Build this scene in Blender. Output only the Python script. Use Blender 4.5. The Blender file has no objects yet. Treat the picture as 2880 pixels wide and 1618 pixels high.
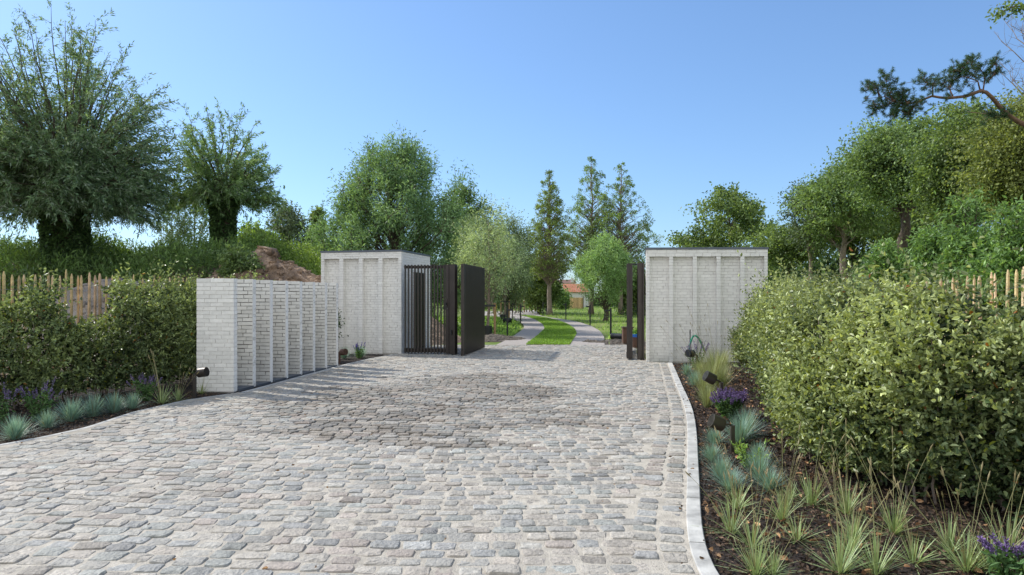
import bpy, math, numpy as np
from math import radians as R
rng = np.random.default_rng(11)
def U(a, b, n=None): return rng.uniform(a, b, n)
C = bpy.context.scene.collection
CAMH = 1.6; FPX = 1920.0; HZ = 833.0; CX = 1440.0
# survey helpers: photo measurement -> position on the ground / at a known distance (used only to take measurements)
def G(px, py):
    Y = CAMH*FPX/(py-HZ); return ((px-CX)/FPX*Y, Y)
def XA(px, Y): return (px-CX)/FPX*Y
def ZA(py, Y): return CAMH-(py-HZ)/FPX*Y
D = 1.118

# ---------------------------------------------------------------- noise
_ph = np.random.default_rng(5).uniform(0, 6.28, (24, 3)); _dr = np.random.default_rng(6).normal(size=(24, 3))
def sn(p, f=1.0, o=3):
    p = np.asarray(p, float); out = 0; a = 1; tot = 0
    for k in range(o):
        acc = 0
        for j in range(6):
            d = _dr[(k*6+j) % 24]; acc = acc+np.sin((p@d)*f*1.3+_ph[(k*6+j) % 24, 0])
        out = out+a*acc/6; tot += a; a *= .5; f *= 2.1
    return out/tot
def sm(x, a, b):
    t = np.clip((np.asarray(x, float)-a)/(b-a), 0, 1); return t*t*(3-2*t)

# ---------------------------------------------------------------- mesh building
class MB:
    def __init__(s): s.v = []; s.q = []; s.t = []; s.c = []; s.n = 0
    def add(s, v, q=None, t=None, c=(1, 1, 1)):
        v = np.asarray(v, float).reshape(-1, 3)
        if q is not None and len(q): s.q.append(np.asarray(q, int).reshape(-1, 4)+s.n)
        if t is not None and len(t): s.t.append(np.asarray(t, int).reshape(-1, 3)+s.n)
        c = np.asarray(c, float)
        if c.ndim == 1: c = np.tile(c[:3], (len(v), 1))
        s.v.append(v); s.c.append(c); s.n += len(v)
    def hexa(s, p, c=(1, 1, 1)):      # 8 corners: bottom 4 ccw then top 4
        s.add(p, q=[[3, 2, 1, 0], [4, 5, 6, 7], [0, 1, 5, 4], [1, 2, 6, 5], [2, 3, 7, 6], [3, 0, 4, 7]], c=c)
    def box(s, x0, x1, y0, y1, z0, z1, M=None, c=(1, 1, 1), jit=0):
        p = np.array([[x0, y0, z0], [x1, y0, z0], [x1, y1, z0], [x0, y1, z0], [x0, y0, z1], [x1, y0, z1], [x1, y1, z1], [x0, y1, z1]], float)
        if jit: p += rng.normal(0, jit, (8, 3))
        if M is not None: p = M(p)
        s.hexa(p, c)
    def tube(s, pts, rad, n=6, c=(1, 1, 1), cap=True):
        pts = np.asarray(pts, float); m = len(pts); rad = np.broadcast_to(np.asarray(rad, float), (m,))
        tg = np.gradient(pts, axis=0); tg /= np.linalg.norm(tg, axis=1)[:, None]+1e-9
        ref = np.array([0, 0, 1.]) if abs(tg[:, 2]).mean() < .8 else np.array([1., 0, 0])
        a = np.cross(tg, ref); a /= np.linalg.norm(a, axis=1)[:, None]+1e-9; b = np.cross(tg, a)
        th = np.arange(n)*2*np.pi/n
        v = pts[:, None]+rad[:, None, None]*(a[:, None]*np.cos(th)[None, :, None]+b[:, None]*np.sin(th)[None, :, None])
        i = np.arange(m-1)[:, None]*n; j = np.arange(n)[None]; k = (j+1) % n
        q = np.stack([i+j, i+k, i+n+k, i+n+j], -1).reshape(-1, 4)
        vv = v.reshape(-1, 3); t = None
        if cap:
            vv = np.vstack([vv, pts[:1], pts[-1:]]); L = m*n
            jj = np.arange(n); kk = (jj+1) % n
            t = np.vstack([np.stack([np.full(n, L), kk, jj], 1), np.stack([np.full(n, L+1), (m-1)*n+jj, (m-1)*n+kk], 1)])
        s.add(vv, q=q, t=t, c=c)
    def build(s, name, m, parent=None, smooth=False):
        v = np.vstack(s.v); c = np.vstack(s.c)
        q = np.vstack(s.q) if s.q else np.zeros((0, 4), int); t = np.vstack(s.t) if s.t else np.zeros((0, 3), int)
        me = bpy.data.meshes.new(name)
        me.vertices.add(len(v)); me.vertices.foreach_set('co', v.astype(np.float32).ravel())
        idx = np.concatenate([q.ravel(), t.ravel()]).astype(np.int32)
        me.loops.add(len(idx)); me.loops.foreach_set('vertex_index', idx)
        st = np.concatenate([np.arange(len(q))*4, len(q)*4+np.arange(len(t))*3]).astype(np.int32)
        me.polygons.add(len(st)); me.polygons.foreach_set('loop_start', st)
        me.polygons.foreach_set('use_smooth', np.full(len(st), bool(smooth)))
        me.update(calc_edges=True)
        at = me.attributes.new('col', 'FLOAT_COLOR', 'POINT')
        at.data.foreach_set('color', np.hstack([c, np.ones((len(c), 1))]).astype(np.float32).ravel())
        me.materials.append(m)
        o = bpy.data.objects.new(name, me); C.objects.link(o)
        if parent is not None: 
            o.parent = parent; o.matrix_parent_inverse = parent.matrix_world.inverted()
            l = parent.location
            o.matrix_parent_inverse.identity(); o.location = (-l[0], -l[1], -l[2])
        return o
def tag(o, label, cat, group=None, kind=None):
    o['label'] = label; o['category'] = cat
    if group: o['group'] = group
    if kind: o['kind'] = kind
    return o
def thing(name, label, cat, loc=(0, 0, 0), group=None):
    o = bpy.data.objects.new(name, None); C.objects.link(o); o.location = loc; o.empty_display_size = .2
    return tag(o, label, cat, group)
def copytree(o, loc, label, rz=0.0, sc=1.0):
    c = o.copy(); C.objects.link(c); c.location = loc; c.rotation_euler = (0, 0, rz); c.scale = (sc, sc, sc*(U(.85, 1.15) if sc != 1.0 else 1)); c['label'] = label
    for ch in o.children:
        d = ch.copy(); C.objects.link(d); d.parent = c
    return c

# ---------------------------------------------------------------- materials
def newmat(name):
    m = bpy.data.materials.new(name); m.use_nodes = True; nt = m.node_tree
    return m, nt, nt.nodes['Principled BSDF']
def N(nt, t, **k):
    n = nt.nodes.new(t)
    for a, b in k.items():
        if a in n.inputs.keys(): n.inputs[a].default_value = b
        else: setattr(n, a, b)
    return n
def solid(name, col, rough=.7, metal=0, var=.15, scale=8, bump=.2, bscale=40, bdist=.004, attr=False, spec=.5):
    m, nt, b = newmat(name); L = nt.links.new
    tc = N(nt, 'ShaderNodeTexCoord'); n1 = N(nt, 'ShaderNodeTexNoise'); n1.inputs['Scale'].default_value = scale; n1.inputs['Detail'].default_value = 6
    L(tc.outputs['Object'], n1.inputs['Vector'])
    mr = N(nt, 'ShaderNodeMapRange'); mr.inputs['From Min'].default_value = .3; mr.inputs['From Max'].default_value = .7
    mr.inputs['To Min'].default_value = 1-var; mr.inputs['To Max'].default_value = 1+var; L(n1.outputs['Fac'], mr.inputs['Value'])
    mx = N(nt, 'ShaderNodeVectorMath', operation='SCALE'); L(mr.outputs[0], mx.inputs['Scale'])
    if attr:
        at = N(nt, 'ShaderNodeAttribute'); at.attribute_name = 'col'
        ml = N(nt, 'ShaderNodeVectorMath', operation='MULTIPLY'); L(at.outputs['Color'], ml.inputs[0]); ml.inputs[1].default_value = col
        L(ml.outputs[0], mx.inputs[0])
    else: mx.inputs[0].default_value = col
    L(mx.outputs[0], b.inputs['Base Color'])
    b.inputs['Roughness'].default_value = rough; b.inputs['Metallic'].default_value = metal; b.inputs['Specular IOR Level'].default_value = spec
    if bump:
        n2 = N(nt, 'ShaderNodeTexNoise'); n2.inputs['Scale'].default_value = bscale; n2.inputs['Detail'].default_value = 8; L(tc.outputs['Object'], n2.inputs['Vector'])
        bp = N(nt, 'ShaderNodeBump'); bp.inputs['Strength'].default_value = bump; bp.inputs['Distance'].default_value = bdist*10
        L(n2.outputs['Fac'], bp.inputs['Height']); L(bp.outputs[0], b.inputs['Normal'])
    return m
def leafmat(name, trans=.3, rough=.42, spec=.5, tint=(1.25, 1.2, .55)):
    m, nt, b = newmat(name); L = nt.links.new
    at = N(nt, 'ShaderNodeAttribute'); at.attribute_name = 'col'
    L(at.outputs['Color'], b.inputs['Base Color']); b.inputs['Roughness'].default_value = rough; b.inputs['Specular IOR Level'].default_value = spec
    tr = N(nt, 'ShaderNodeBsdfTranslucent'); ml = N(nt, 'ShaderNodeVectorMath', operation='MULTIPLY'); ml.inputs[1].default_value = tint
    L(at.outputs['Color'], ml.inputs[0]); L(ml.outputs[0], tr.inputs['Color'])
    mix = N(nt, 'ShaderNodeMixShader'); mix.inputs[0].default_value = trans
    L(b.outputs[0], mix.inputs[1]); L(tr.outputs[0], mix.inputs[2]); L(mix.outputs[0], nt.nodes['Material Output'].inputs['Surface'])
    return m
M = {}
M['leaf'] = leafmat('foliage', trans=.4, rough=.5, spec=.35); M['gloss'] = leafmat('glossy_foliage', trans=.28, rough=.42, spec=.42)
M['blade'] = leafmat('grass_blades', trans=.3, rough=.5, tint=(1.1, 1.1, .7))
M['flower'] = leafmat('flower', trans=.2, rough=.6, spec=.2, tint=(1, 1, 1))
M['bark'] = solid('bark', (.10, .075, .055), .9, var=.4, scale=12, bump=.6, bscale=25)
M['palebark'] = solid('pale_bark', (.24, .19, .15), .9, var=.3, scale=12, bump=.5, bscale=25)
M['pinebark'] = solid('pine_bark', (.17, .10, .065), .9, var=.35, scale=10, bump=.6, bscale=20)
M['brick'] = solid('painted_brick', (.85, .835, .80), .75, var=.06, scale=14, bump=.4, bscale=60, bdist=.0006, attr=True)
M['mortar'] = solid('mortar', (.66, .645, .61), .9, var=.18, scale=6, bump=.4, bscale=80, bdist=.002)
M['darkmortar'] = solid('open_mortar', (.15, .14, .13), .95, var=.3, scale=20, bump=.5, bscale=60)
M['zinc'] = solid('zinc_trim', (.12, .14, .17), .45, metal=.3, var=.12, scale=3, bump=.05)
M['bronze'] = solid('dark_bronze_metal', (.050, .041, .036), .42, metal=.35, var=.15, scale=5, bump=.08, bscale=200, bdist=.0005)
M['lampmetal'] = solid('lamp_bronze', (.13, .115, .09), .34, metal=.75, var=.1, scale=8, bump=.05)
M['black'] = solid('black_metal', (.02, .022, .024), .45, var=.2, scale=8, bump=.05)
M['stone'] = solid('cobble_stone', (1, 1, 1), .72, var=.2, scale=28, bump=.75, bscale=48, bdist=.0022, attr=True, spec=.4)
M['sand'] = solid('joint_sand', (1, 1, 1), .95, var=.22, scale=9, bump=.6, bscale=90, bdist=.002, attr=True, spec=.15)
M['concrete'] = solid('kerb_concrete', (.44, .43, .40), .85, var=.3, scale=7, bump=.35, bscale=70, bdist=.001, attr=True)
M['track'] = solid('exposed_aggregate', (.36, .32, .29), .9, var=.28, scale=45, bump=.4, bscale=120, bdist=.002)
M['mulch'] = solid('mulch', (.036, .024, .018), .95, var=.55, scale=25, bump=1, bscale=45, bdist=.006, attr=False)
M['chips'] = solid('bark_chips', (1, 1, 1), .9, var=.2, scale=30, bump=.3, attr=True, spec=.2)
M['soil'] = solid('soil', (.29, .20, .135), .95, var=.45, scale=2.2, bump=1, bscale=9, bdist=.02)
M['greysoil'] = solid('grey_soil', (.33, .28, .23), .95, var=.3, scale=3, bump=1, bscale=9, bdist=.02)
M['darksoil'] = solid('dark_soil', (.12, .10, .08), .95, var=.5, scale=6, bump=1, bscale=9, bdist=.02)
M['paling'] = solid('chestnut_paling', (.66, .50, .29), .8, var=.3, scale=9, bump=.4, bscale=30, attr=True)
M['stake'] = solid('pine_stake', (.36, .23, .12), .8, var=.2, scale=9, bump=.3)
M['wire'] = solid('wire', (.2, .2, .2), .5, metal=.8, bump=0)
M['white'] = solid('white_render', (.62, .62, .60), .85, var=.06, scale=3)
M['tile'] = solid('roof_tile', (.48, .19, .10), .8, var=.25, scale=8, bump=.3)
M['brownroof'] = solid('brown_roof', (.17, .10, .075), .85, var=.2, scale=3)
M['hose'] = solid('green_hose', (.02, .28, .16), .4, var=.1, bump=0)
M['blue'] = solid('blue_plastic', (.02, .13, .5), .4, var=.05, bump=0)
M['glass'] = solid('dark_lens', (.015, .015, .02), .12, var=.05, bump=0)
M['terracotta'] = solid('brown_pot', (.12, .065, .045), .8, var=.2)
M['yellow'] = solid('yellow_plastic', (.6, .45, .02), .5, var=.05, bump=0)
def groundmat():
    m, nt, b = newmat('ground_soil_grass'); L = nt.links.new
    tc = N(nt, 'ShaderNodeTexCoord'); n1 = N(nt, 'ShaderNodeTexNoise'); n1.inputs['Scale'].default_value = .5; n1.inputs['Detail'].default_value = 8; n1.inputs['Roughness'].default_value = .7
    L(tc.outputs['Object'], n1.inputs['Vector'])
    cr = N(nt, 'ShaderNodeValToRGB'); e = cr.color_ramp.elements; e[0].position = .40; e[0].color = (.12, .19, .04, 1); e[1].position = .62; e[1].color = (.24, .26, .10, 1)
    L(n1.outputs['Fac'], cr.inputs[0])
    at = N(nt, 'ShaderNodeAttribute'); at.attribute_name = 'col'; sp = N(nt, 'ShaderNodeSeparateColor'); L(at.outputs['Color'], sp.inputs[0])
    n3 = N(nt, 'ShaderNodeTexNoise'); n3.inputs['Scale'].default_value = 7; n3.inputs['Detail'].default_value = 6; L(tc.outputs['Object'], n3.inputs['Vector'])
    cr2 = N(nt, 'ShaderNodeValToRGB'); e = cr2.color_ramp.elements; e[0].position = .3; e[0].color = (.09, .065, .045, 1); e[1].position = .7; e[1].color = (.26, .19, .13, 1)
    L(n3.outputs['Fac'], cr2.inputs[0])
    mx = N(nt, 'ShaderNodeMix', data_type='RGBA'); L(sp.outputs[0], mx.inputs[0]); L(cr.outputs[0], mx.inputs[6]); L(cr2.outputs[0], mx.inputs[7])
    L(mx.outputs[2], b.inputs['Base Color']); b.inputs['Roughness'].default_value = .95; b.inputs['Specular IOR Level'].default_value = .1
    bp = N(nt, 'ShaderNodeBump'); bp.inputs['Strength'].default_value = .8; bp.inputs['Distance'].default_value = .05; L(n3.outputs['Fac'], bp.inputs['Height']); L(bp.outputs[0], b.inputs['Normal'])
    return m
M['ground'] = groundmat()

# ---------------------------------------------------------------- foliage generators
def unit(v): return v/(np.linalg.norm(v, axis=-1, keepdims=True)+1e-9)
def leaves(mb, P, Dr, Ln, W, col, fold=.0, two=False):
    """rhombic or six point leaves at P along Dr"""
    n = len(P); Dr = unit(Dr); Ln = np.broadcast_to(Ln, (n,))[:, None]; W = np.broadcast_to(W, (n,))[:, None]
    r = unit(rng.normal(size=(n, 3))); S = unit(np.cross(Dr, r)); Nn = np.cross(S, Dr)
    if two:
        f = Nn*W*.35
        v = np.stack([P, P+Dr*Ln*.3+S*W*.5+f, P+Dr*Ln*.7+S*W*.42+f, P+Dr*Ln, P+Dr*Ln*.7-S*W*.42+f, P+Dr*Ln*.3-S*W*.5+f], 1)
        i = np.arange(n)[:, None]*6; q = np.concatenate([i+np.array([0, 1, 2, 3]), i+np.array([0, 3, 4, 5])], 0); k = 6
    else:
        sag = np.array([0, 0, -1.])*Ln*.12
        v = np.stack([P, P+Dr*Ln*.45+S*W*.5, P+Dr*Ln+sag, P+Dr*Ln*.45-S*W*.5], 1); i = np.arange(n)[:, None]*4; q = i+np.arange(4); k = 4
    mb.add(v.reshape(-1, 3), q=q, c=np.repeat(col, k, 0))
LF = np.array([1.45, 1.50, 1.55])
def lcol(n, a, b, spread=.25, base=None):
    t = np.clip((rng.random(n) if base is None else base+rng.normal(0, .22, n)), 0, 1)[:, None]
    c = np.asarray(a)*(1-t)+np.asarray(b)*t
    return np.clip(LF*c*(1+rng.normal(0, spread, (n, 1))), .005, .9)
def curve(a, b, k=7, bend=(0, 0, 0), j=0):
    a = np.asarray(a, float); b = np.asarray(b, float); t = np.linspace(0, 1, k)[:, None]
    m = (a+b)/2+np.asarray(bend)
    p = (1-t)**2*a+2*t*(1-t)*m+t*t*b
    if j: p[1:-1] += rng.normal(0, j, (k-2, 3))
    return p

def clump_tree(name, label, cat, base, prof, z0, z1, nclump=60, per=260, sig=.45, ll=.14, lw=.07, ca=(.03, .06, .02), cb=(.08, .13, .04),
               trunk=.22, rise=.5, flat=.6, xs=1.0, ys=1.0, group=None, bark='bark', hollow=.5, droop=.2, lean=(0, 0), tip=None, mat='leaf', hair=0):
    """trunk, limbs to every clump, clumps of leaves filling a crown profile prof=[(t,r)...] from z0 to z1 above base"""
    base = np.array(base, float); root = thing(name, label, cat, base, group)
    tb = MB(); cr = MB()
    ts = np.array([p[0] for p in prof]); rs = np.array([p[1] for p in prof])
    top = base+np.array([lean[0], lean[1], z0+(z1-z0)*.93])
    tr = curve(base-np.array([0, 0, .3]), top, 14, (rng.normal(0, .15), rng.normal(0, .15), 0), trunk*.25)
    rad = np.linspace(1.15, .12, 14)*trunk; rad[0] *= 1.5; tb.tube(tr, rad, 9)
    def axis(z): 
        f = np.clip((z-base[2])/(top[2]-base[2]), 0, 1)*13; i = int(min(f, 12)); return tr[i]+(tr[i+1]-tr[i])*(f-i)
    tt = rng.random(nclump*6); w = np.interp(tt, ts, rs); keep = rng.random(len(tt)) < (w/rs.max())**1.3+.05; tt = tt[keep][:nclump]
    for t in tt:
        r = np.interp(t, ts, rs); th = U(0, 2*np.pi); rr = r*(hollow+(1-hollow)*np.sqrt(rng.random()))*(1 if rng.random() > .12 else rng.random())
        lob = 1+.20*math.sin(th*3+t*9+base[0])+.14*math.sin(th*5-t*11+base[1])+rng.normal(0, .07)
        c = base+np.array([math.cos(th)*rr*xs*lob, math.sin(th)*rr*ys*lob, z0+(z1-z0)*t]); c[:2] += np.array(lean)*t
        zs = max(base[2]+z0*.6, c[2]-rr*rise-.2); a = axis(min(zs, top[2]-.1))
        br = curve(a, c, 6, (0, 0, (.15 if rise > 0 else -.1)*rr), .06); lr = max(.012, trunk*.22*(1-t*.6))
        tb.tube(br, np.linspace(lr, lr*.2, 6), 5, cap=False)
        sg = sig*(.7+.6*rng.random()); n = int(per*(.5+rng.random()))
        if tip: sg *= np.interp(t, [0, 1], [1, tip])
        # twig lines inside the clump
        nt = 7; tw = unit(rng.normal(size=(nt, 3))+np.array([0, 0, .3])+unit(c-a)*.8)*sg*U(1.0, 2.0, (nt, 1))
        tips = c+tw*np.array([1, 1, flat+.2])
        for k in range(0, nt, 2): tb.tube(np.array([c-tw[k]*.1, c+tw[k]*.5+rng.normal(0, .03, 3), tips[k]]), [lr*.3, lr*.18, .003], 3, cap=False)
        ki = rng.integers(0, nt, n); f = rng.random(n)[:, None]**.7
        P = c+(tips[ki]-c)*f+rng.normal(size=(n, 3))*sg*np.array([.33, .33, .33*flat])
        dr = unit(P-c)*.6+rng.normal(size=(n, 3))*.7+np.array([0, 0, -droop])
        b0 = rng.random()*.6+.2
        leaves(cr, P, dr, ll*U(.6, 1.3, n), lw*U(.7, 1.2, n), lcol(n, ca, cb, .2, b0))
    for _ in range(hair):
        t = rng.random()**.7; r = np.interp(t, ts, rs)*.8; th = U(0, 6.28); a = base+np.array([math.cos(th)*r*xs, math.sin(th)*r*ys, z0+(z1-z0)*t*.93]); sc_ = (z1-z0)*.13
        e = a+np.array([math.cos(th)*(.75-.45*t), math.sin(th)*(.75-.45*t), .35+.9*t])*sc_*U(.7, 1.35); q_ = curve(a, e, 5, (0, 0, .05), .02); tb.tube(q_, np.linspace(.012, .003, 5), 3, cap=False)
        n = int(60*sc_/1.0); f = rng.random(n); P = np.stack([np.interp(f, np.linspace(0, 1, 5), q_[:, k]) for k in range(3)], 1)+rng.normal(0, .04, (n, 3))
        leaves(cr, P, unit(e-a)+rng.normal(size=(n, 3))*.6, ll*U(.6, 1.2, n), lw*.8, lcol(n, ca, cb, .2, .6))
    tb.build('trunk', M[bark], root, True); cr.build('crown', M[mat], root)
    return root

def shoots_willow(name, label, cat, base, trunk_h, trunk_r, nsh, L, spread=(0.0, 1.9), leaf=(.15, .026), ntw=9, per=34, ivy=0, ca=(.03, .06, .025), cb=(.10, .15, .07),
                  sil=(.25, .32, .22), group=None, squash=1.0, silf=.12, xoff=0, up=.25, bark='bark', shape=None, grav=.5, core=0):
    """pollard: thick trunk with a head of long shoots radiating and arching out"""
    base = np.array(base, float); root = thing(name, label, cat, base, group); tb = MB(); cr = MB(); iv = MB()
    head = base+np.array([0, 0, trunk_h])
    k = 10; tr = curve(base-np.array([0, 0, .4]), head, k, (.1, 0, 0), trunk_r*.06)
    rad = np.array([1.35, 1.15, 1.02, .97, .95, .95, .97, 1.02, 1.1, .8])*trunk_r; tb.tube(tr, rad, 14)
    ph = 0
    for i in range(nsh):
        th = i*2.39996+U(-.3, .3); ph = spread[0]+(spread[1]-spread[0])*rng.random()**.62
        lm = L*np.interp(ph, [0, .5, 1.0, 1.5, 2.2], shape or [1, .97, .86, .72, .55])*U(.78, 1.04)
        d = np.array([math.sin(ph)*math.cos(th), math.sin(ph)*math.sin(th), math.cos(ph)])
        a = head+d*np.array([1, 1, .4])*trunk_r*.7*rng.random()
        e = a+d*lm; e[0] += xoff*lm*.1; e[2] -= grav*.12*lm*math.sin(min(ph, 1.57)); e[2] = max(e[2], base[2]+.4)
        br = curve(a, e, 9, np.array([0, 0, up*lm*math.sin(min(ph, 1.57))])+rng.normal(0, .15, 3), .04)
        tb.tube(br, np.linspace(.035+.01*L/4, .005, 9), 5, cap=False)
        sd = unit(np.gradient(br, axis=0)); b0 = rng.random()*.5+.2
        for m in range(ntw):
            f = (.22+.78*(m+rng.random())/ntw)*8; q = int(min(f, 7)); p0 = br[q]+(br[q+1]-br[q])*(f-q)
            td = unit(sd[q]*1.0+rng.normal(size=3)*.62); tl = U(.5, 1.15)*min(1, L/4.5)*(1.15-.55*f/8)*1.1
            te = p0+td*tl; te[2] -= .12*tl
            tw = curve(p0, te, 4, (0, 0, .06)); 
            if m % 2 == 0: tb.tube(tw, [.007, .005, .004, .002], 3, cap=False)
            n = per; f2 = rng.random(n); P = (tw[0]*((1-f2)**2)[:, None]+2*(tw[1]*.5+tw[2]*.5)*(f2*(1-f2))[:, None]+tw[3]*(f2**2)[:, None])
            P = P+rng.normal(0, .035, (n, 3)); dr = td+rng.normal(size=(n, 3))*.55+np.array([0, 0, -.15])
            col = lcol(n, ca, cb, .2, b0); s = rng.random(n) < silf; col[s] = np.array(sil)*U(.6, 1.1, (s.sum(), 1))
            leaves(cr, P, dr, leaf[0]*U(.6, 1.3, n), leaf[1]*U(.7, 1.3, n), col)
    if core:                         # dense heart of the crown
        n = core; d = unit(rng.normal(size=(n, 3))+np.array([0, 0, .5])); P = head+d*(rng.random(n)**.5)[:, None]*L*np.array([.62, .62, .62]); P = P[P[:, 2] > base[2]+trunk_h*.55]
        leaves(cr, P, rng.normal(size=(len(P), 3)), leaf[0]*1.3, leaf[1]*2.2, lcol(len(P), np.array(ca)*.7, np.array(ca)*1.3, .2))
    tb.build('trunk', M[bark], root, True); cr.build('crown', M['leaf'], root)
    if ivy:
        n = ivy; t = rng.random(n); th = U(0, 6.283, n); rr = trunk_r*(1.12+.3*np.abs(sn(np.stack([th, t*5, t*0], 1), 2))+.18*rng.random(n))*(1+.35*sm(t, .75, 1))
        P = base+np.stack([np.cos(th)*rr, np.sin(th)*rr, t*trunk_h*1.08-.1], 1)
        leaves(iv, P, np.stack([np.cos(th), np.sin(th), -.6+0*th], 1)+rng.normal(size=(n, 3))*.5, .12*U(.6, 1.3, n), .1, lcol(n, (.025, .05, .018), (.09, .15, .05), .25), two=True)
        iv.build('ivy', M['gloss'], root)
    return root

# ---------------------------------------------------------------- terrain
def terr(x, y):
    x = np.asarray(x, float); y = np.asarray(y, float)
    z = -.05+0*x
    bank = 2.75*sm(y+.25*x, 13.5, 21)*sm(-x, 5.2, 10)*(1-.75*sm(y, 34, 50))
    bank = bank*(1+.10*np.sin(x*.7+1)+.05*np.sin(x*1.9+y))
    dune = 2.9*sm(x-.22*np.maximum(y-12, 0), 5.9, 12.5)*sm(y, 2.5, 8)*(1-.5*sm(y, 50, 90))
    dune = dune*(1+.06*np.sin(y*.8)+.05*np.sin(x*1.3+y*.4))
    far = .9*sm(y, 70, 110)*.0
    return z+bank+dune+far
EXEC_MARK = 0
def axis_pts(parts):
    out = []
    for a, b, s in parts: out += list(np.arange(a, b, s))
    return np.array(out+[parts[-1][1]])
xs = axis_pts([(-900, -100, 100), (-100, -40, 6), (-40, 40, .6), (40, 100, 6), (100, 900, 100)])
ys = axis_pts([(-60, 0, 6), (0, 60, .6), (60, 140, 5), (140, 1800, 120)])
XX, YY = np.meshgrid(xs, ys); ZZ = terr(XX, YY); v = np.stack([XX, YY, ZZ+.03*sn(np.stack([XX, YY, 0*XX], -1), 1.5)*sm(ZZ, .1, .6)], -1).reshape(-1, 3)
nx, ny = len(xs), len(ys); i, j = np.meshgrid(np.arange(ny-1), np.arange(nx-1), indexing='ij'); a = (i*nx+j).ravel()
mb = MB(); soilm = np.clip(sm(-XX, 2.2, 3.5)*sm(-YY, -30, -24)+sm(XX, 3.3, 4.2)*sm(-YY, -27, -24)*sm(-XX, -9, -6)+sm(XX, 5.6, 6.4)*(1-sm(XX, 8.0, 9.5))*(1-sm(YY, 14, 18)), 0, 1).ravel()
mb.add(v, q=np.stack([a, a+1, a+nx+1, a+nx], 1), c=np.stack([soilm, soilm, soilm], 1))
o = mb.build('ground', M['ground'], smooth=True); o['kind'] = 'structure'

# ---------------------------------------------------------------- driveway outline
K5 = lambda a, b: G(1850+a*.4617, 950+b*.4617)
kin = [K5(60, 155), K5(84, 215), K5(110, 290), K5(135, 350), K5(160, 420), K5(174, 480), K5(180, 540), K5(182, 620), K5(180, 700), K5(178, 800), K5(178, 900), K5(174, 1000), K5(172, 1100), K5(176, 1200), K5(185, 1290), K5(205, 1380), K5(240, 1447)]
kin += [(1.06, 3.4), (1.15, 2.9), (1.4, 2.3), (1.9, 1.6)]
kin = np.array(kin)
def resample(p, step):
    p = np.asarray(p, float); d = np.r_[0, np.cumsum(np.linalg.norm(np.diff(p, axis=0), axis=1))]; n = max(2, int(d[-1]/step)+1); s = np.linspace(0, d[-1], n)
    return np.stack([np.interp(s, d, p[:, k]) for k in range(p.shape[1])], 1)
def smooth(p, it=3):
    p = p.copy()
    for _ in range(it): p[1:-1] = p[1:-1]*.5+(p[:-2]+p[2:])*.25
    return p
kin = smooth(resample(kin, .12), 12)
def offs(p, d):
    t = np.gradient(p, axis=0); t = unit(t); return p+np.stack([t[:, 1], -t[:, 0]], 1)*d
# kin runs far -> near; left hand of travel (+d gives t.y,-t.x)
K1 = lambda a, b: G(a*.4284, 650+b*.4284)
lft = [(-9.5, 1.5), (-7.2, 5.2)]+[K1(0, 1415), K1(330, 1350), K1(600, 1290), K1(900, 1190), K1(1250, 1110), K1(1500, 1075)]+[(-4.42, 11.45), (-3.84, 15.75), (-3.55, 17.3), (-3.1, 18.75)]
lft = np.array(lft)
YEND = 22.3
poly = np.vstack([lft, [(-3.0, 19.5), (-2.45, YEND), (4.0, YEND), (3.4, 19), (3.3, 16.6)], kin, [(0, 1.2)]])
def inpoly(P, poly):
    x, y = P[:, 0], P[:, 1]; c = np.zeros(len(P), bool); px, py = poly[:, 0], poly[:, 1]; j = len(poly)-1
    for i in range(len(poly)):
        c ^= ((py[i] > y) != (py[j] > y)) & (x < (px[j]-px[i])*(y-py[i])/(py[j]-py[i]+1e-12)+px[i]); j = i
    return c
def wet(x, y):
    p = np.stack([x, y, 0*x], -1)
    d = ((x+1.0-.08*(y-10))/(2.7))**2+((y-10.6)/3.9)**2
    q = p*np.array([.8, 1.3, 1]); a = sm(1.3-d+1.25*sn(q, 1.3, 5)+.5*sn(q*np.array([1, 2.5, 1]), 4, 3), .35, .85); b = sm(sn(q+7, 3.1, 3), -.25, .25)
    return np.clip(a*(.3+.7*b), 0, 1)
def rowy(x): return np.where(x < -.5, -.13*(x+.5)-.012*(x+.5)**2*-1*0, 0)+.05*np.sin(x*.9)
# stones
st = []
def kdist(P):
    d = np.full(len(P), 9.)
    for k in kin: d = np.minimum(d, np.hypot(P[:, 0]-k[0], P[:, 1]-k[1]))
    return d
y = 1.0; r = 0
while y < YEND+1.5:
    h = U(.108, .148); x = -9.8+U(0, .2)
    while x < 5.2:
        w = U(.12, .22); st.append((x+w/2, y+float(rowy(np.array(x+w/2)))+h/2, w, h, rng.normal(0, .03))); x += w+.006
    y += h+.002
st = np.array(st); P = st[:, :2]
inner = np.vstack([poly])
ok = inpoly(P, poly) & (kdist(P) > .385) & (st[:, 1] < YEND-.04)
def ldist(P, line):
    d = np.full(len(P), 9.)
    for k in resample(line, .08): d = np.minimum(d, np.hypot(P[:, 0]-k[0], P[:, 1]-k[1]))
    return d
ok &= ldist(P, lft) > .10
st = st[ok]
bord = []
for off in (.105, .285):
    b = resample(offs(kin, off), .165)
    t = np.gradient(b, axis=0)
    for q, tt in zip(b, t): bord.append((q[0], q[1], U(.15, .18), U(.12, .155), math.atan2(tt[1], tt[0])+math.pi/2+rng.normal(0, .04)))
st = np.vstack([st, bord]); n = len(st)
cx, cy, w, h, ro = st.T
K = 12; th = np.arange(K)*2*np.pi/K; ex = .34
sx = np.sign(np.cos(th))*np.abs(np.cos(th))**ex; sy = np.sign(np.sin(th))*np.abs(np.sin(th))**ex
jx = rng.normal(0, .06, (n, K)); jy = rng.normal(0, .075, (n, K))
gapx = .004+.014*rng.random(n); gapy = .004+.014*rng.random(n)
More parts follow.
